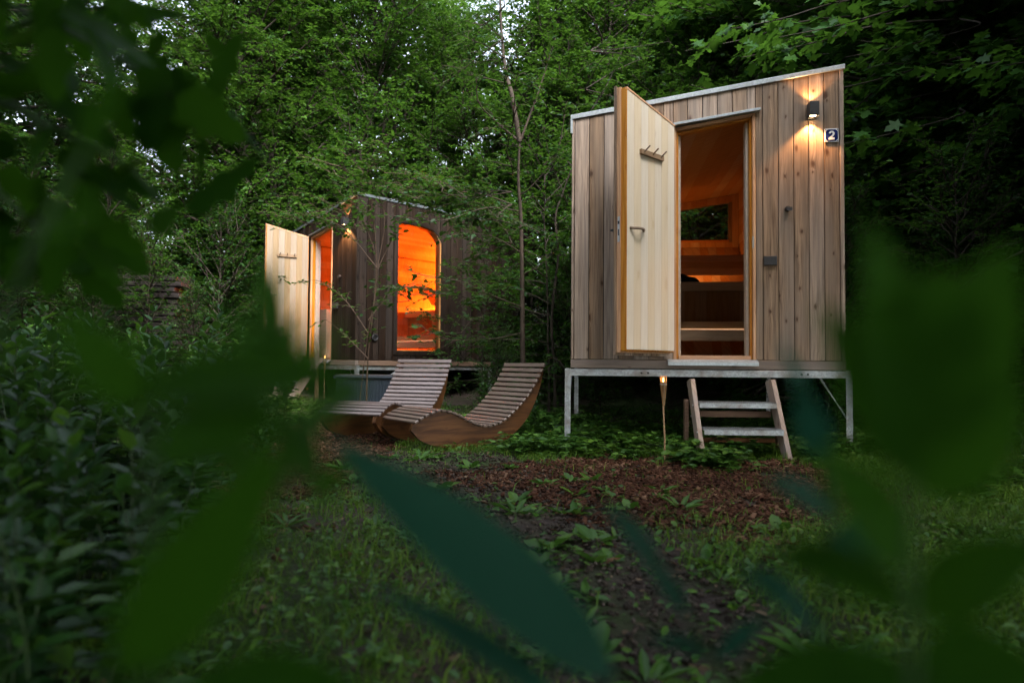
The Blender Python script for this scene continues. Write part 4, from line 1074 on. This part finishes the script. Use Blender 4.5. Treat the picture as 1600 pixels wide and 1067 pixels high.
# C: sapling whose leaves hang before the lamp corner of the far cabin
brs = []
for u, v in ((560, 290), (600, 300), (640, 310), (500, 330), (530, 260), (700, 300), (480, 350), (600, 270), (660, 330), (740, 320), (780, 340), (545, 340), (620, 285), (720, 300)):
    brs += auto_br(W_(u, v, 8.4), 5, math.pi, .6, r_, rr=.004, spread=3.1)
for pts in ([(560, 640), (575, 520), (590, 420), (560, 330), (530, 300)], [(575, 520), (540, 470), (500, 440), (470, 440)], [(590, 420), (540, 360), (500, 340), (450, 330)], [(590, 420), (630, 340), (660, 300)], [(575, 500), (610, 460), (650, 440)], [(575, 560), (535, 520), (510, 500)], [(590, 420), (600, 330), (560, 260), (520, 230)]):
    brs.append(([W_(u, v, 8.2 + .1 * k) for k, (u, v) in enumerate(pts)], .006, True))
slim_tree('young_beech', 'young thin tree whose leaves hang over the lit corner of the far cabin', [W_(572, 650, 8.3), W_(575, 560, 8.3), W_(588, 430, 8.3), W_(584, 340, 8.3)], .012, brs, 'leaf_mid', .07, .065, 'stem_brown', seed=9, tw_len=.3)
# D: thin crooked trunk at the right edge with layered maple sprays
brs = []
DD = 8.2
for v, n in ((-30, 4), (30, 4), (90, 4), (150, 3), (200, 2), (235, 2), (330, 1), (380, 2)):
    brs += auto_br(W_(1545 + (v - 60) * .12, v, DD), n, math.pi, 1.5, r_, el=.05, rr=.008, spread=1.2)
slim_tree('maple_sapling', 'crooked thin maple trunk with flat leaf sprays near the right edge', [W_(1620, 640, DD), W_(1592, 450, DD), W_(1568, 340, DD), W_(1556, 230, DD), W_(1560, 160, DD), W_(1545, 60, DD), W_(1535, -40, DD)], .034, brs, 'leaf_maple', .13, .20, 'bark', tpl=T_MAPLE, seed=12, tw_len=.5, droop=.12, flat=.08, lv_gap=.11)
# E: maple boughs that reach over the cabin roof
brs = []
for u, v, d in ((1290, 60, 7.6), (1380, 120, 7.4), (1250, 20, 7.8), (1420, 200, 7.2), (1340, 30, 7.2), (1450, 60, 7.4), (1200, 50, 8.2), (1360, 170, 7.8)):
    brs.append(([W_(1500, v - 30, d + .3), W_(u + 80, v - 20, d), W_(u - 30, v + 10, d - .1), W_(u - 130, v + 30, d - .1)], .012, True))
slim_tree('overhanging_maple', 'maple with long boughs reaching over the number 2 cabin roof', [W_(1530, 600, 8.8), W_(1510, 350, 8.6), W_(1500, 150, 8.4), W_(1490, -60, 8.4)], .05, brs, 'leaf_maple', .14, .17, 'bark', tpl=T_MAPLE, seed=14, tw_len=.55, droop=.12, flat=.09, lv_gap=.11)

# ------------------------------------------------------------------ herbs and low plants
def herb_mesh(seed, h, n, lsize, tpl, lean=.15, whorl=2, wide=1.0, nstem=1, rs_=.006):
    r = np.random.default_rng(seed); segs, A, D_, Nn, S = [], [], [], [], []
    for s_ in range(nstem):
        az = r.uniform(0, 6.28); hh = h * r.uniform(.7, 1.05); b0 = r.normal(0, .05 * (nstem > 1), 2)
        t = np.linspace(0, 1, 7)
        P = np.stack([b0[0] + math.cos(az) * lean * hh * t ** 2 + r.normal(0, .008, 7), b0[1] + math.sin(az) * lean * hh * t ** 2 + r.normal(0, .008, 7), t * hh - .03], -1)
        segs.append((P, np.linspace(rs_, .0018, 7)))
        ph = r.uniform(0, 6.28)
        for i in range(n):
            f = .15 + .85 * (i + .5) / n
            c = np.array([np.interp(f, t, P[:, k]) for k in range(3)]); ph += 1.57 if whorl == 2 else 2.4
            for w in range(whorl):
                a = ph + w * 2 * math.pi / whorl + r.normal(0, .2)
                e = .15 + .9 * f ** 3 + r.normal(0, .15)
                d = np.array([math.cos(a) * math.cos(e), math.sin(a) * math.cos(e), math.sin(e)])
                A.append(c + d * .01); D_.append(d); Nn.append(UP + np.array([-math.cos(a), -math.sin(a), 0]) * .3 * e + r.normal(0, .15, 3)); S.append(lsize * (1.1 - .55 * f ** 2) * r.uniform(.75, 1.15))
    return tubes_mesh('stem', segs, 5), leaf_mesh('leaves', tpl, np.array(A), np.array(D_), np.array(Nn), np.array(S))

def rosette_mesh(seed, n, lsize, tpl, e0=.35):
    r = np.random.default_rng(seed); a = np.arange(n) * 2.4 + r.normal(0, .2, n); e = e0 + r.normal(0, .18, n)
    D_ = np.stack([np.cos(a) * np.cos(e), np.sin(a) * np.cos(e), np.sin(e)], -1); P = D_ * .015
    return leaf_mesh('rosette_leaves', tpl, P, D_, np.tile(UP, (n, 1)) + r.normal(0, .25, (n, 3)), lsize * r.uniform(.6, 1.15, n))

def bramble_mesh(seed, n_st, h, lsize):
    r = np.random.default_rng(seed); segs, A, D_, Nn, S = [], [], [], [], []
    for s_ in range(n_st):
        P = limb_path(np.zeros(3), r.uniform(0, 6.28), r.uniform(.5, 1.35), h * r.uniform(.6, 1.3), .55, k=6, r=r)
        segs.append((P, np.linspace(.004, .0015, 6)))
        for i in range(1, 6):
            for q in range(2):
                c = P[i] + r.normal(0, .02, 3); a = r.uniform(0, 6.28)
                for w in (-1.1, 0, 1.1):
                    d = np.array([math.cos(a + w), math.sin(a + w), r.uniform(-.2, .3)])
                    A.append(c); D_.append(d); Nn.append(UP + r.normal(0, .3, 3)); S.append(lsize * r.uniform(.7, 1.2) * (1.15 if w == 0 else .9))
    return tubes_mesh('stem', segs, 4), leaf_mesh('leaves', T_OVAL, np.array(A), np.array(D_), np.array(Nn), np.array(S))

HERB = []
for sd, h, n, ls, tp, wh, ns in ((1, 1.1, 13, .15, T_HERB, 2, 3), (2, .95, 12, .15, T_HERB, 2, 3), (3, .8, 9, .13, T_OVAL, 2, 4), (4, 1.2, 16, .16, T_HERB, 2, 2), (5, .6, 7, .10, T_OVAL, 2, 4)):
    a, c = herb_mesh(sd, h, n, ls, tp, whorl=wh, nstem=ns); a.materials.append(M['stem']); c.materials.append(M['leaf_herb']); HERB.append((a, c, h))
BRAM = []
for sd in (31, 32, 33, 34):
    a, c = bramble_mesh(sd, 9, .34, .062); a.materials.append(M['stem']); c.materials.append(M['leaf_ground']); BRAM.append((a, c))
ROS = []
for sd, n, ls, tp in ((41, 9, .09, T_OVAL), (42, 7, .12, T_OVAL), (43, 11, .07, T_OVAL), (44, 8, .14, T_LANCE)):
    a = rosette_mesh(sd, n, ls, tp); a.materials.append(M['leaf_ground']); ROS.append(a)

def put(parts, name, x, y, rz, s, label, cat, group, dz=0.0):
    if len(parts) == 1:
        o = bpy.data.objects.new(name, parts[0][1]); COL.objects.link(o); r = o
    else:
        r = empty(name, (0, 0, 0))
        for nm, me in parts:
            o = bpy.data.objects.new(nm, me); COL.objects.link(o); o.parent = r
    r.location = (x, y, gz(x, y) + dz); r.rotation_euler = (random.uniform(-.08, .08), random.uniform(-.08, .08), rz); r.scale = (s, s, s)
    tag(r, label, cat, group); return r

rh = np.random.default_rng(99)
HK = ['tall broad-bladed', 'bushy broad-bladed', 'round-leaved', 'tall narrow-leaved', 'short round-leaved']
def herb_at(x, y, s=None, kinds=(0, 1, 2, 3, 4), label=None, group=None):
    kd_ = rh.choice(kinds)
    w_ = 'close to the viewpoint' if y < 2.6 else ('beside the earth path' if y < 5 else 'below the board stack')
    group = group or f'tall herbs on the left {w_}'; label = label or f'{HK[kd_]} green herb in the left thicket {w_}'
    if 'leafy green herb in the thicket beside' in label: label = label.replace('leafy', HK[kd_]); group += f', {HK[kd_]}'
    elif not label.startswith('slender'): group += f', {HK[kd_]}'
    a, c, h = HERB[kd_]
    put((('stem', a), ('leaves', c)), 'tall_herb', x, y, rh.uniform(0, 6.28), s or rh.uniform(.7, 1.1), label, 'plant', group)
n = 0
while n < 230:
    y = rh.uniform(1.1, 9.0); u = rh.uniform(-80, 560)
    x = (u - 800) / FPX * y
    edge = -0.42 - 0.245 * y
    if y < 6 and x > edge + rh.normal(0, .08): continue
    if y >= 6 and x > -2.35 - .12 * (y - 6): continue
    herb_at(x, y, s=rh.uniform(.6, 1.0) * (0.78 if x > edge - .5 else 1.0)); n += 1
for k in range(46):
    x = rh.uniform(2.7, 6.5); y = rh.uniform(3.2, 8.0)
    herb_at(x, y, s=rh.uniform(.45, .9), label='leafy green herb in the thicket beside the number 2 cabin', group='tall herbs in the right thicket')
for x, y, s in ((-.35, 7.9, .75), (-.1, 7.4, .9), (.1, 8.3, .8), (.25, 7.2, .55), (-.75, 7.9, .6), (.2, 6.7, .5)):
    herb_at(x, y, s, kinds=(2, 4), label='slender leafy herb between the loungers and the slim tree', group='herbs behind the loungers')
# brambles under and before the cabins
BR = []
for k in range(62): BR.append((rh.uniform(.15, 3.0), rh.uniform(5.45, 6.9)))
for k in range(30): BR.append((rh.uniform(-.9, 1.0), rh.uniform(6.6, 8.6)))
for k in range(16): BR.append((rh.uniform(.0, 1.1), rh.uniform(5.5, 6.0)))
for k in range(26): BR.append((rh.uniform(2.5, 4.6), rh.uniform(3.8, 6.6)))
for k in range(20): BR.append((rh.uniform(-3.2, -2.2), rh.uniform(6.5, 9.2)))
BR += [(.42, 5.72), (.58, 5.78), (.36, 5.86), (2.72, 5.42), (2.86, 5.5), (2.6, 5.5), (1.40, 5.0), (1.55, 4.95), (1.32, 5.2), (2.2, 5.1), (2.3, 5.3), (1.62, 5.16), (1.52, 5.02), (1.70, 5.3), (1.45, 5.3), (1.85, 5.6), (1.35, 5.5)]
for x, y in BR:
    a, c = BRAM[rh.integers(4)]
    if 1.15 < x < 2.2 and 5.5 < y < 5.9 and rh.random() < .3: continue
    w = 'under the number 2 cabin' if x > .1 and y > 5.4 and x < 2.9 else ('right of the steps' if x >= 2.2 else 'behind the loungers')
    put((('stem', a), ('leaves', c)), 'bramble', x, y, rh.uniform(0, 6.28), rh.uniform(.6, 1.15), f'low bramble plant with small green leaves {w}', 'plant', f'brambles {w}')
# rosettes on the path and lawn
for k in range(95):
    if k < 45: x, y = rh.normal(.35, .35), rh.uniform(1.6, 4.2)
    elif k < 75: x, y = rh.uniform(.9, 3.6), rh.uniform(1.7, 4.4)
    else: x, y = rh.uniform(-1.2, .6), rh.uniform(3.0, 5.4)
    w = 'on the earth path' if k < 45 else ('in the grass on the right' if k < 75 else 'in the ground before the loungers')
    put((('leaves', ROS[rh.integers(4)]),), 'rosette_weed', x, y, rh.uniform(0, 6.28), rh.uniform(.55, 1.1), f'flat broad-leaved weed {w}', 'weed', f'broad-leaved weeds {w}')

# ------------------------------------------------------------------ loose ground stuff
def in_bark(x, y):
    a = ((x - 1.1) / 1.25) ** 2 + ((y - 4.35) / 1.25) ** 2
    b_ = ((x + 1.55 + (y - 5.5) * .15) / .62) ** 2 + ((y - 5.9) / 2.6) ** 2
    c = ((x + .35) / .6) ** 2 + ((y - 4.3) / .6) ** 2
    nz_ = .45 * np.sin(x * 5.3 + 2 * np.sin(y * 4.1)) * np.sin(y * 6.1 + x * 2)
    return np.minimum(np.minimum(a, b_), c + .5) + nz_ * .8 + .1
def in_path(x, y): return np.abs(x - (.35 - .28 * (y - 2.2))) / (.55 + .05 * y)

def scatter(n, x0, x1, y0, y1, keep, r):
    out = []
    tot = 0
    while tot < n:
        x = r.uniform(x0, x1, n * 2); y = y0 + (y1 - y0) * r.random(n * 2) ** 1.25
        k = keep(x, y) > r.random(n * 2); out.append(np.stack([x[k], y[k]], -1)); tot += k.sum()
    return np.concatenate(out)[:n]

rc = np.random.default_rng(55)
def solid_chips(name, P, sx, sy, sz, mat, label_kind, tilt=.35):
    n = len(P); box = np.array([(-1, -1, -1), (1, -1, -1), (1, 1, -1), (-1, 1, -1), (-1, -1, 1), (1, -1, 1), (1, 1, 1), (-1, 1, 1)], float) * .5
    F = np.array([(0, 3, 2, 1), (4, 5, 6, 7), (0, 1, 5, 4), (1, 2, 6, 5), (2, 3, 7, 6), (3, 0, 4, 7)])
    B = box[None] * np.stack([rc.uniform(*sx, n), rc.uniform(*sy, n), rc.uniform(*sz, n)], -1)[:, None]
    B = B * (1 + rc.normal(0, .18, B.shape))
    D_ = norm(np.stack([np.cos(a := rc.uniform(0, 6.28, n)), np.sin(a), rc.normal(0, tilt, n)], -1)); Nn = norm(UP + rc.normal(0, tilt, (n, 3))); Nn = norm(Nn - D_ * (Nn * D_).sum(-1, keepdims=True)); S_ = np.cross(Nn, D_)
    V = B[..., 0:1] * D_[:, None] + B[..., 1:2] * S_[:, None] + B[..., 2:3] * Nn[:, None]
    c = np.stack([P[:, 0], P[:, 1], ground_z(P[:, 0], P[:, 1]) + rc.uniform(.0, .014, n)], -1)
    V = (V + c[:, None]).reshape(-1, 3); Fs = (F[None] + (np.arange(n) * 8)[:, None, None]).reshape(-1, 4)
    o = link(name, raw_mesh(name, V, Fs), mat); tag(o, *label_kind, kind='stuff'); return o
P = scatter(26000, -2.6, 2.5, 2.6, 9.0, lambda x, y: np.clip(1.2 - in_bark(x, y), 0.01, 1) * (.35 + .65 * (np.sin(x * 7.1 + 2 * np.sin(y * 5.3)) * np.sin(y * 8.3 + x) > -.45)), rc)
solid_chips('bark_mulch', P, (.008, .065), (.005, .024), (.002, .008), M['chips'], ('reddish brown bark mulch spread before the steps and loungers', 'mulch'))
P = scatter(5000, -1.6, 2.0, 1.2, 5.5, lambda x, y: np.clip(1.3 - in_path(x, y), 0, 1), rc)
solid_chips('gravel', P, (.006, .022), (.005, .018), (.004, .012), M['pebble'], ('small grey stones in the earth path', 'gravel'))

P = scatter(9000, -4, 5, 1.1, 10.0, lambda x, y: np.full_like(x, .6), rc); n = len(P)
c = np.stack([P[:, 0], P[:, 1], ground_z(P[:, 0], P[:, 1]) + .006], -1)
o = link('leaf_litter', leaf_mesh('leaf_litter', T_OVAL, c, np.stack([np.cos(a := rc.uniform(0, 6.28, n)), np.sin(a), rc.normal(0, .2, n)], -1), UP + rc.normal(0, .3, (n, 3)), rc.uniform(.012, .045, n)), M['litter'])
tag(o, 'dry fallen leaves strewn over the ground', 'leaf litter', kind='stuff')

def cover_keep(x, y):
    k = np.clip(in_bark(x, y) - .75, 0, 1) * (.25 + .75 * np.clip(in_path(x, y) - .45, 0, 1))
    nz_ = .5 + .5 * np.sin(x * 4.3 + 1.7 * np.sin(y * 3.1)) * np.sin(y * 4.9 + 1.3 * np.sin(x * 5.7))
    return np.clip(k * (.15 + 1.2 * nz_), 0.02, 1)
P = scatter(80000, -4.5, 5.5, 1.1, 10.5, cover_keep, rc); n = len(P)
c = np.stack([P[:, 0], P[:, 1], ground_z(P[:, 0], P[:, 1]) + rc.uniform(.008, .06, n)], -1)
o = link('ground_cover', leaf_mesh('ground_cover', T_OVAL, c, np.stack([np.cos(a := rc.uniform(0, 6.28, n)), np.sin(a), rc.normal(.1, .3, n)], -1), UP + rc.normal(0, .35, (n, 3)), rc.uniform(.012, .042, n)), M['leaf_ground'])
tag(o, 'low creeping green ground cover', 'ground cover', kind='stuff')

def grass(n, keep, hmin, hmax, box):
    P = scatter(n, *box, keep, rc); n = len(P)
    h = rc.uniform(hmin, hmax, n); az = rc.uniform(0, 6.28, n); ln = rc.uniform(.4, 1.8, n); w = rc.uniform(.0012, .003, n)
    b0 = np.stack([P[:, 0], P[:, 1], ground_z(P[:, 0], P[:, 1])], -1); d = np.stack([np.cos(az), np.sin(az), np.zeros(n)], -1); s_ = np.stack([-np.sin(az + .6), np.cos(az + .6), np.zeros(n)], -1)
    m1 = b0 + UP * (h * .6)[:, None] + d * (h * ln * .3)[:, None]; tp = b0 + UP * (h * .93)[:, None] + d * (h * ln)[:, None]
    V = np.stack([b0 - s_ * w[:, None], b0 + s_ * w[:, None], m1 + s_ * w[:, None] * .8, m1 - s_ * w[:, None] * .8, tp], 1).reshape(-1, 3)
    i = (np.arange(n) * 5)[:, None]
    return raw_mesh('grass', V, [np.array([[0, 1, 2, 3]]) + i, np.array([[3, 2, 4]]) + i])
def lawn(x, y):
    k = smooth(.7, 1.6, x) * smooth(6.0, 4.6, y) + .5 * smooth(.55, .9, in_path(x, y)) * smooth(6.5, 5, y) + .8 * smooth(5.2, 5.8, y) * (x > -1) * smooth(7.5, 6.5, y)
    cl = .5 + .5 * np.sin(x * 6.1 + 2 * np.sin(y * 4.3)) * np.sin(y * 7.7 + np.sin(x * 9))
    return np.clip(k * (.2 + cl) * np.clip(in_bark(x, y) - .55, 0.03, 1), .004, 1)
o = link('grass', grass(120000, lawn, .018, .085, (-2.5, 5.0, 1.0, 8.0)), M['grass']); tag(o, 'short green grass and weeds on the clearing floor', 'grass', kind='stuff')

# ------------------------------------------------------------------ plants right in front of the lens
T_BIG = []
def big_leaf(base, tip, width, normal, bend=.12, lobes=0, fold=.12, nseg=12):
    """one broad leaf as a curved blade; returns V, F"""
    base, tip = Vector(base), Vector(tip); d = tip - base; L_ = d.length; d.normalize()
    nn = Vector(normal); nn = (nn - d * nn.dot(d)).normalized(); b_ = nn.cross(d)
    V, F = [], []
    for i in range(nseg + 1):
        t = i / nseg; w = width * .5 * (math.sin(math.pi * min(1, t ** .8)) ** .8 if 0 < t < 1 else 0.02)
        if lobes: w *= 1 - .42 * (0.5 + .5 * math.cos(2 * math.pi * lobes * t))
        c = base + d * (L_ * t) + nn * (-bend * L_ * (t - .0) ** 2)
        for k in (-1, -.5, 0, .5, 1): V.append(c + b_ * (w * k) + nn * (fold * abs(k) * w))
    for i in range(nseg):
        for k in range(4):
            a = i * 5 + k; F.append((a, a + 1, a + 6, a + 5))
    return V, F

def near_plant(name, label, cat, stem_pts, leaves, mat='leaf_near', r0=.004, woody=False, group=None, k=0.70):
    """stem_pts in photo survey (u, v, d); the first is carried down to the soil"""
    r0 *= k; stem_pts = [(u, v, d * k) for u, v, d in stem_pts]
    leaves = [((*b0[:2], b0[2] * k), (*t0[:2], t0[2] * k), w * k, n_, l_) for b0, t0, w, n_, l_ in leaves]
    S_ = [at_px(*p) for p in stem_pts]
    base = Vector((S_[0].x + random.uniform(-.02, .02), S_[0].y + .03, 0)); base.z = gz(base.x, base.y)
    root = empty(name, base)
    pts = [Vector((0, 0, -.03))] + [p - base for p in S_]
    link('stem', tubes_mesh('stem', [(np.array([tuple(p) for p in pts]), np.linspace(r0, r0 * .45, len(pts)))], 8), M['stem_near'], root)
    for (b0, t0, w, nrm, lob) in leaves:
        V, F = big_leaf(at_px(*b0) - base, at_px(*t0) - base, w, nrm, lobes=lob)
        me = bpy.data.meshes.new('leaf'); me.from_pydata([tuple(v) for v in V], [], F); me.update()
        for p in me.polygons: p.use_smooth = True
        link('leaf', me, M[mat], root)
    tag(root, label, cat, group); return root

near_plant('lanceleaf_plant', 'blurred plant with one long arching blue-green leaf across the bottom centre', 'plant',
           [(985, 1200, .46), (965, 1050, .46)], [((962, 1060, .46), (545, 660, .40), .058, (.35, -.75, .6), 0), ((900, 1120, .47), (610, 885, .45), .040, (.2, -.2, 1), 0), ((975, 1090, .46), (1060, 1180, .42), .04, (0, -.5, 1), 0)], k=.85, mat='leaf_teal')
near_plant('slender_shoot', 'blurred slender shoot with small pointed top leaf, right of the arching leaf', 'plant',
           [(1165, 1180, .62), (1110, 1020, .62), (1040, 900, .62), (1000, 830, .62)], [((1035, 895, .62), (955, 780, .60), .026, (.4, -.8, .5), 0), ((1075, 960, .62), (1010, 860, .58), .02, (-.3, -.6, .7), 0), ((1110, 1020, .62), (1020, 985, .58), .022, (0, -.5, .8), 0), ((1120, 1030, .62), (1190, 960, .6), .02, (0, -.5, .8), 0)], mat='leaf_teal')
near_plant('tall_shoot', 'blurred upright shoot with teal tip before the bottom right corner of the number 2 cabin', 'plant',
           [(1270, 1180, .55), (1290, 950, .55), (1300, 800, .55), (1280, 690, .55), (1245, 600, .55)], [((1262, 640, .55), (1232, 530, .52), .022, (.5, -.8, .3), 0), ((1285, 720, .55), (1250, 600, .53), .026, (-.5, -.8, .3), 0), ((1300, 800, .55), (1215, 740, .5), .03, (0, -.7, .6), 0), ((1290, 900, .55), (1400, 790, .5), .045, (0, -.6, .8), 0), ((1280, 980, .55), (1180, 880, .5), .045, (0, -.6, .8), 0)], mat='leaf_teal')
near_plant('broad_plant', 'large blurred broad-leaved plant filling the right foreground', 'plant',
           [(1430, 1150, .36), (1420, 900, .36), (1425, 700, .36)], [((1425, 760, .36), (1400, 340, .33), .052, (.25, -1, .15), 0), ((1430, 700, .36), (1590, 380, .33), .050, (-.3, -1, .2), 0), ((1420, 740, .36), (1310, 470, .34), .045, (.4, -1, .1), 0), ((1430, 640, .36), (1480, 420, .33), .06, (0, -1, .2), 0), ((1425, 770, .36), (1600, 600, .33), .045, (0, -.8, .5), 0),
            ((1420, 880, .36), (1300, 700, .33), .04, (.2, -.9, .3), 0)])
near_plant('broad_plant', 'blurred dark leaves low in the bottom right corner of the view', 'plant',
           [(1480, 1200, .42), (1420, 1010, .42)], [((1450, 1060, .42), (1140, 1060, .38), .055, (0, -.5, .9), 0), ((1430, 960, .42), (1620, 830, .38), .05, (0, -.5, .8), 0), ((1420, 930, .42), (1230, 850, .38), .05, (0, -.5, .8), 0), ((1430, 1040, .42), (1680, 1080, .38), .07, (0, -.6, .8), 0), ((1440, 1080, .42), (1250, 1180, .38), .07, (0, -.6, .8), 0), ((1430, 900, .42), (1370, 760, .38), .035, (0, -.7, .5), 0)])
near_plant('leafy_shoot', 'blurred upright leafy shoot before the far cabin door', 'plant',
           [(455, 1150, .60), (450, 850, .60), (440, 640, .60), (430, 540, .60)], [((432, 560, .6), (425, 400, .56), .022, (.5, -.9, .1), 0), ((440, 620, .6), (520, 500, .56), .024, (0, -.9, .3), 0), ((440, 600, .6), (350, 480, .56), .026, (0, -.9, .3), 0), ((445, 690, .6), (560, 600, .56), .032, (0, -.8, .5), 0), ((445, 760, .6), (300, 670, .56), .03, (0, -.7, .6), 0), ((450, 650, .6), (490, 760, .56), .035, (.2, -.9, .2), 0), ((436, 580, .6), (395, 410, .58), .022, (.3, -.9, .1), 0), ((438, 600, .6), (470, 470, .58), .02, (-.3, -.9, .1), 0)], mat='leaf_fresh', k=.52)
near_plant('broad_plant', 'large blurred horizontal leaf on the left before the bushes', 'plant',
           [(250, 1150, .36), (235, 800, .36), (225, 600, .36)], [((215, 600, .36), (560, 560, .33), .050, (0, -.6, .8), 0), ((230, 640, .36), (90, 480, .33), .03, (0, -.8, .5), 0), ((235, 700, .36), (430, 640, .33), .04, (0, -.9, .5), 0)])
near_plant('broad_plant', 'large blurred dark green leaf low on the left', 'plant',
           [(300, 1200, .34), (240, 1080, .34)], [((190, 1060, .34), (430, 710, .31), .046, (.4, -1, .2), 0), ((250, 1100, .34), (560, 1050, .31), .05, (0, -.5, .9), 0)])
near_plant('blurred_stem', 'brownish blurred upright stem left of the arching blue-green leaf', 'plant', [(515, 1150, .5), (505, 900, .5), (488, 700, .5)], [((495, 780, .5), (540, 720, .48), .015, (0, -.9, .3), 0)])
near_plant('blurred_stem', 'pale green diagonal blurred stem at the left edge', 'plant', [(-60, 900, .5), (-20, 560, .5), (60, 370, .5), (130, 240, .5), (180, 150, .5)], [((130, 240, .5), (180, 110, .48), .02, (.3, -.9, .3), 0), ((60, 370, .5), (150, 330, .47), .02, (0, -.9, .3), 0)])

# oak boughs hanging into the top left corner
ro = np.random.default_rng(61)
oak_base = Vector((-1.75, .55, 0)); oak_base.z = gz(-1.75, .55)
oroot = empty('oak_tree', oak_base); tag(oroot, 'dark out-of-focus oak boughs hanging into the top left corner', 'tree')
segs = [(np.array([(0, 0, -.2), (.03, .02, 1.0), (-.02, .05, 2.2), (.05, .1, 4.0)]), np.array([.11, .09, .08, .05]))]
lvV, lvF, nv = [], [], 0
def oak_leaf(c, d, n_, s):
    global nv
    V, F = big_leaf(c, c + d * s, s * .62, n_, bend=.1, lobes=3, nseg=14)
    lvV.extend(tuple(v) for v in V); lvF.extend(tuple(i + nv for i in f) for f in F); nv += len(V)
for k, (pts, dens) in enumerate(((((-260, -150, 1.0), (0, 0, 1.0), (130, 60, .95), (240, 130, .9), (310, 200, .9)), 30), (((-260, 0, .8), (-60, 120, .8), (80, 200, .8), (200, 260, .8), (260, 330, .8)), 30),
                                (((-250, 60, 1.2), (-60, 60, 1.3), (100, 20, 1.3), (220, 10, 1.3), (330, 40, 1.3)), 24), (((-200, 200, .9), (-60, 260, .9), (30, 330, .9), (90, 400, .9)), 18), (((-250, -250, .7), (-80, -120, .7), (60, -60, .7), (150, -30, .7), (260, -20, .7)), 22))):
    Q = [at_px(*p) - oak_base for p in pts]
    Q = [Vector((0.0, .06, 2.0 + .25 * k))] + Q
    C_ = catmull([np.array(tuple(q)) for q in Q], 8); segs.append((C_, np.linspace(.009, .002, len(C_))))
    for j in range(dens):
        i = ro.integers(8, len(C_)); c = Vector(C_[i]) + Vector(ro.normal(0, .035, 3))
        d = Vector(ro.normal(0, 1, 3)) + Vector((.5, .2, -.7)); d.normalize()
        oak_leaf(c, d, Vector(ro.normal(0, .6, 3)) + Vector((0, -.5, .8)), ro.uniform(.07, .12))
link('trunk', tubes_mesh('oak_trunk', segs, 8), M['stem_near'], oroot)
me = bpy.data.meshes.new('oak_crown'); me.from_pydata(lvV, [], lvF); me.update()
for p in me.polygons: p.use_smooth = True
link('crown', me, M['leaf_near'], oroot)
print('leaves', {k: len(v[1].polygons)//2 for k,v in TYPES.items()}); print('objects', len(bpy.data.objects))

# trees and shrubs of one kind in one part of the wood are told apart by their order from left to right
ORD = ['first', 'second', 'third', 'fourth', 'fifth', 'sixth', 'seventh', 'eighth', 'ninth', 'tenth']
same = {}
for o in bpy.data.objects:
    if o.parent is None and o.get('category') in ('tree', 'shrub') and o.get('group'): same.setdefault(o['label'], []).append(o)
for lb, os_ in same.items():
    if len(os_) < 2 or 'clearing edge' in lb: continue
    os_.sort(key=lambda o: o.location.x / max(o.location.y, .1))
    for i, o in enumerate(os_):
        if len(lb.replace('-', ' ').split()) <= 12: o['label'] = f'{lb}, {ORD[min(i, 9)]} from the left'
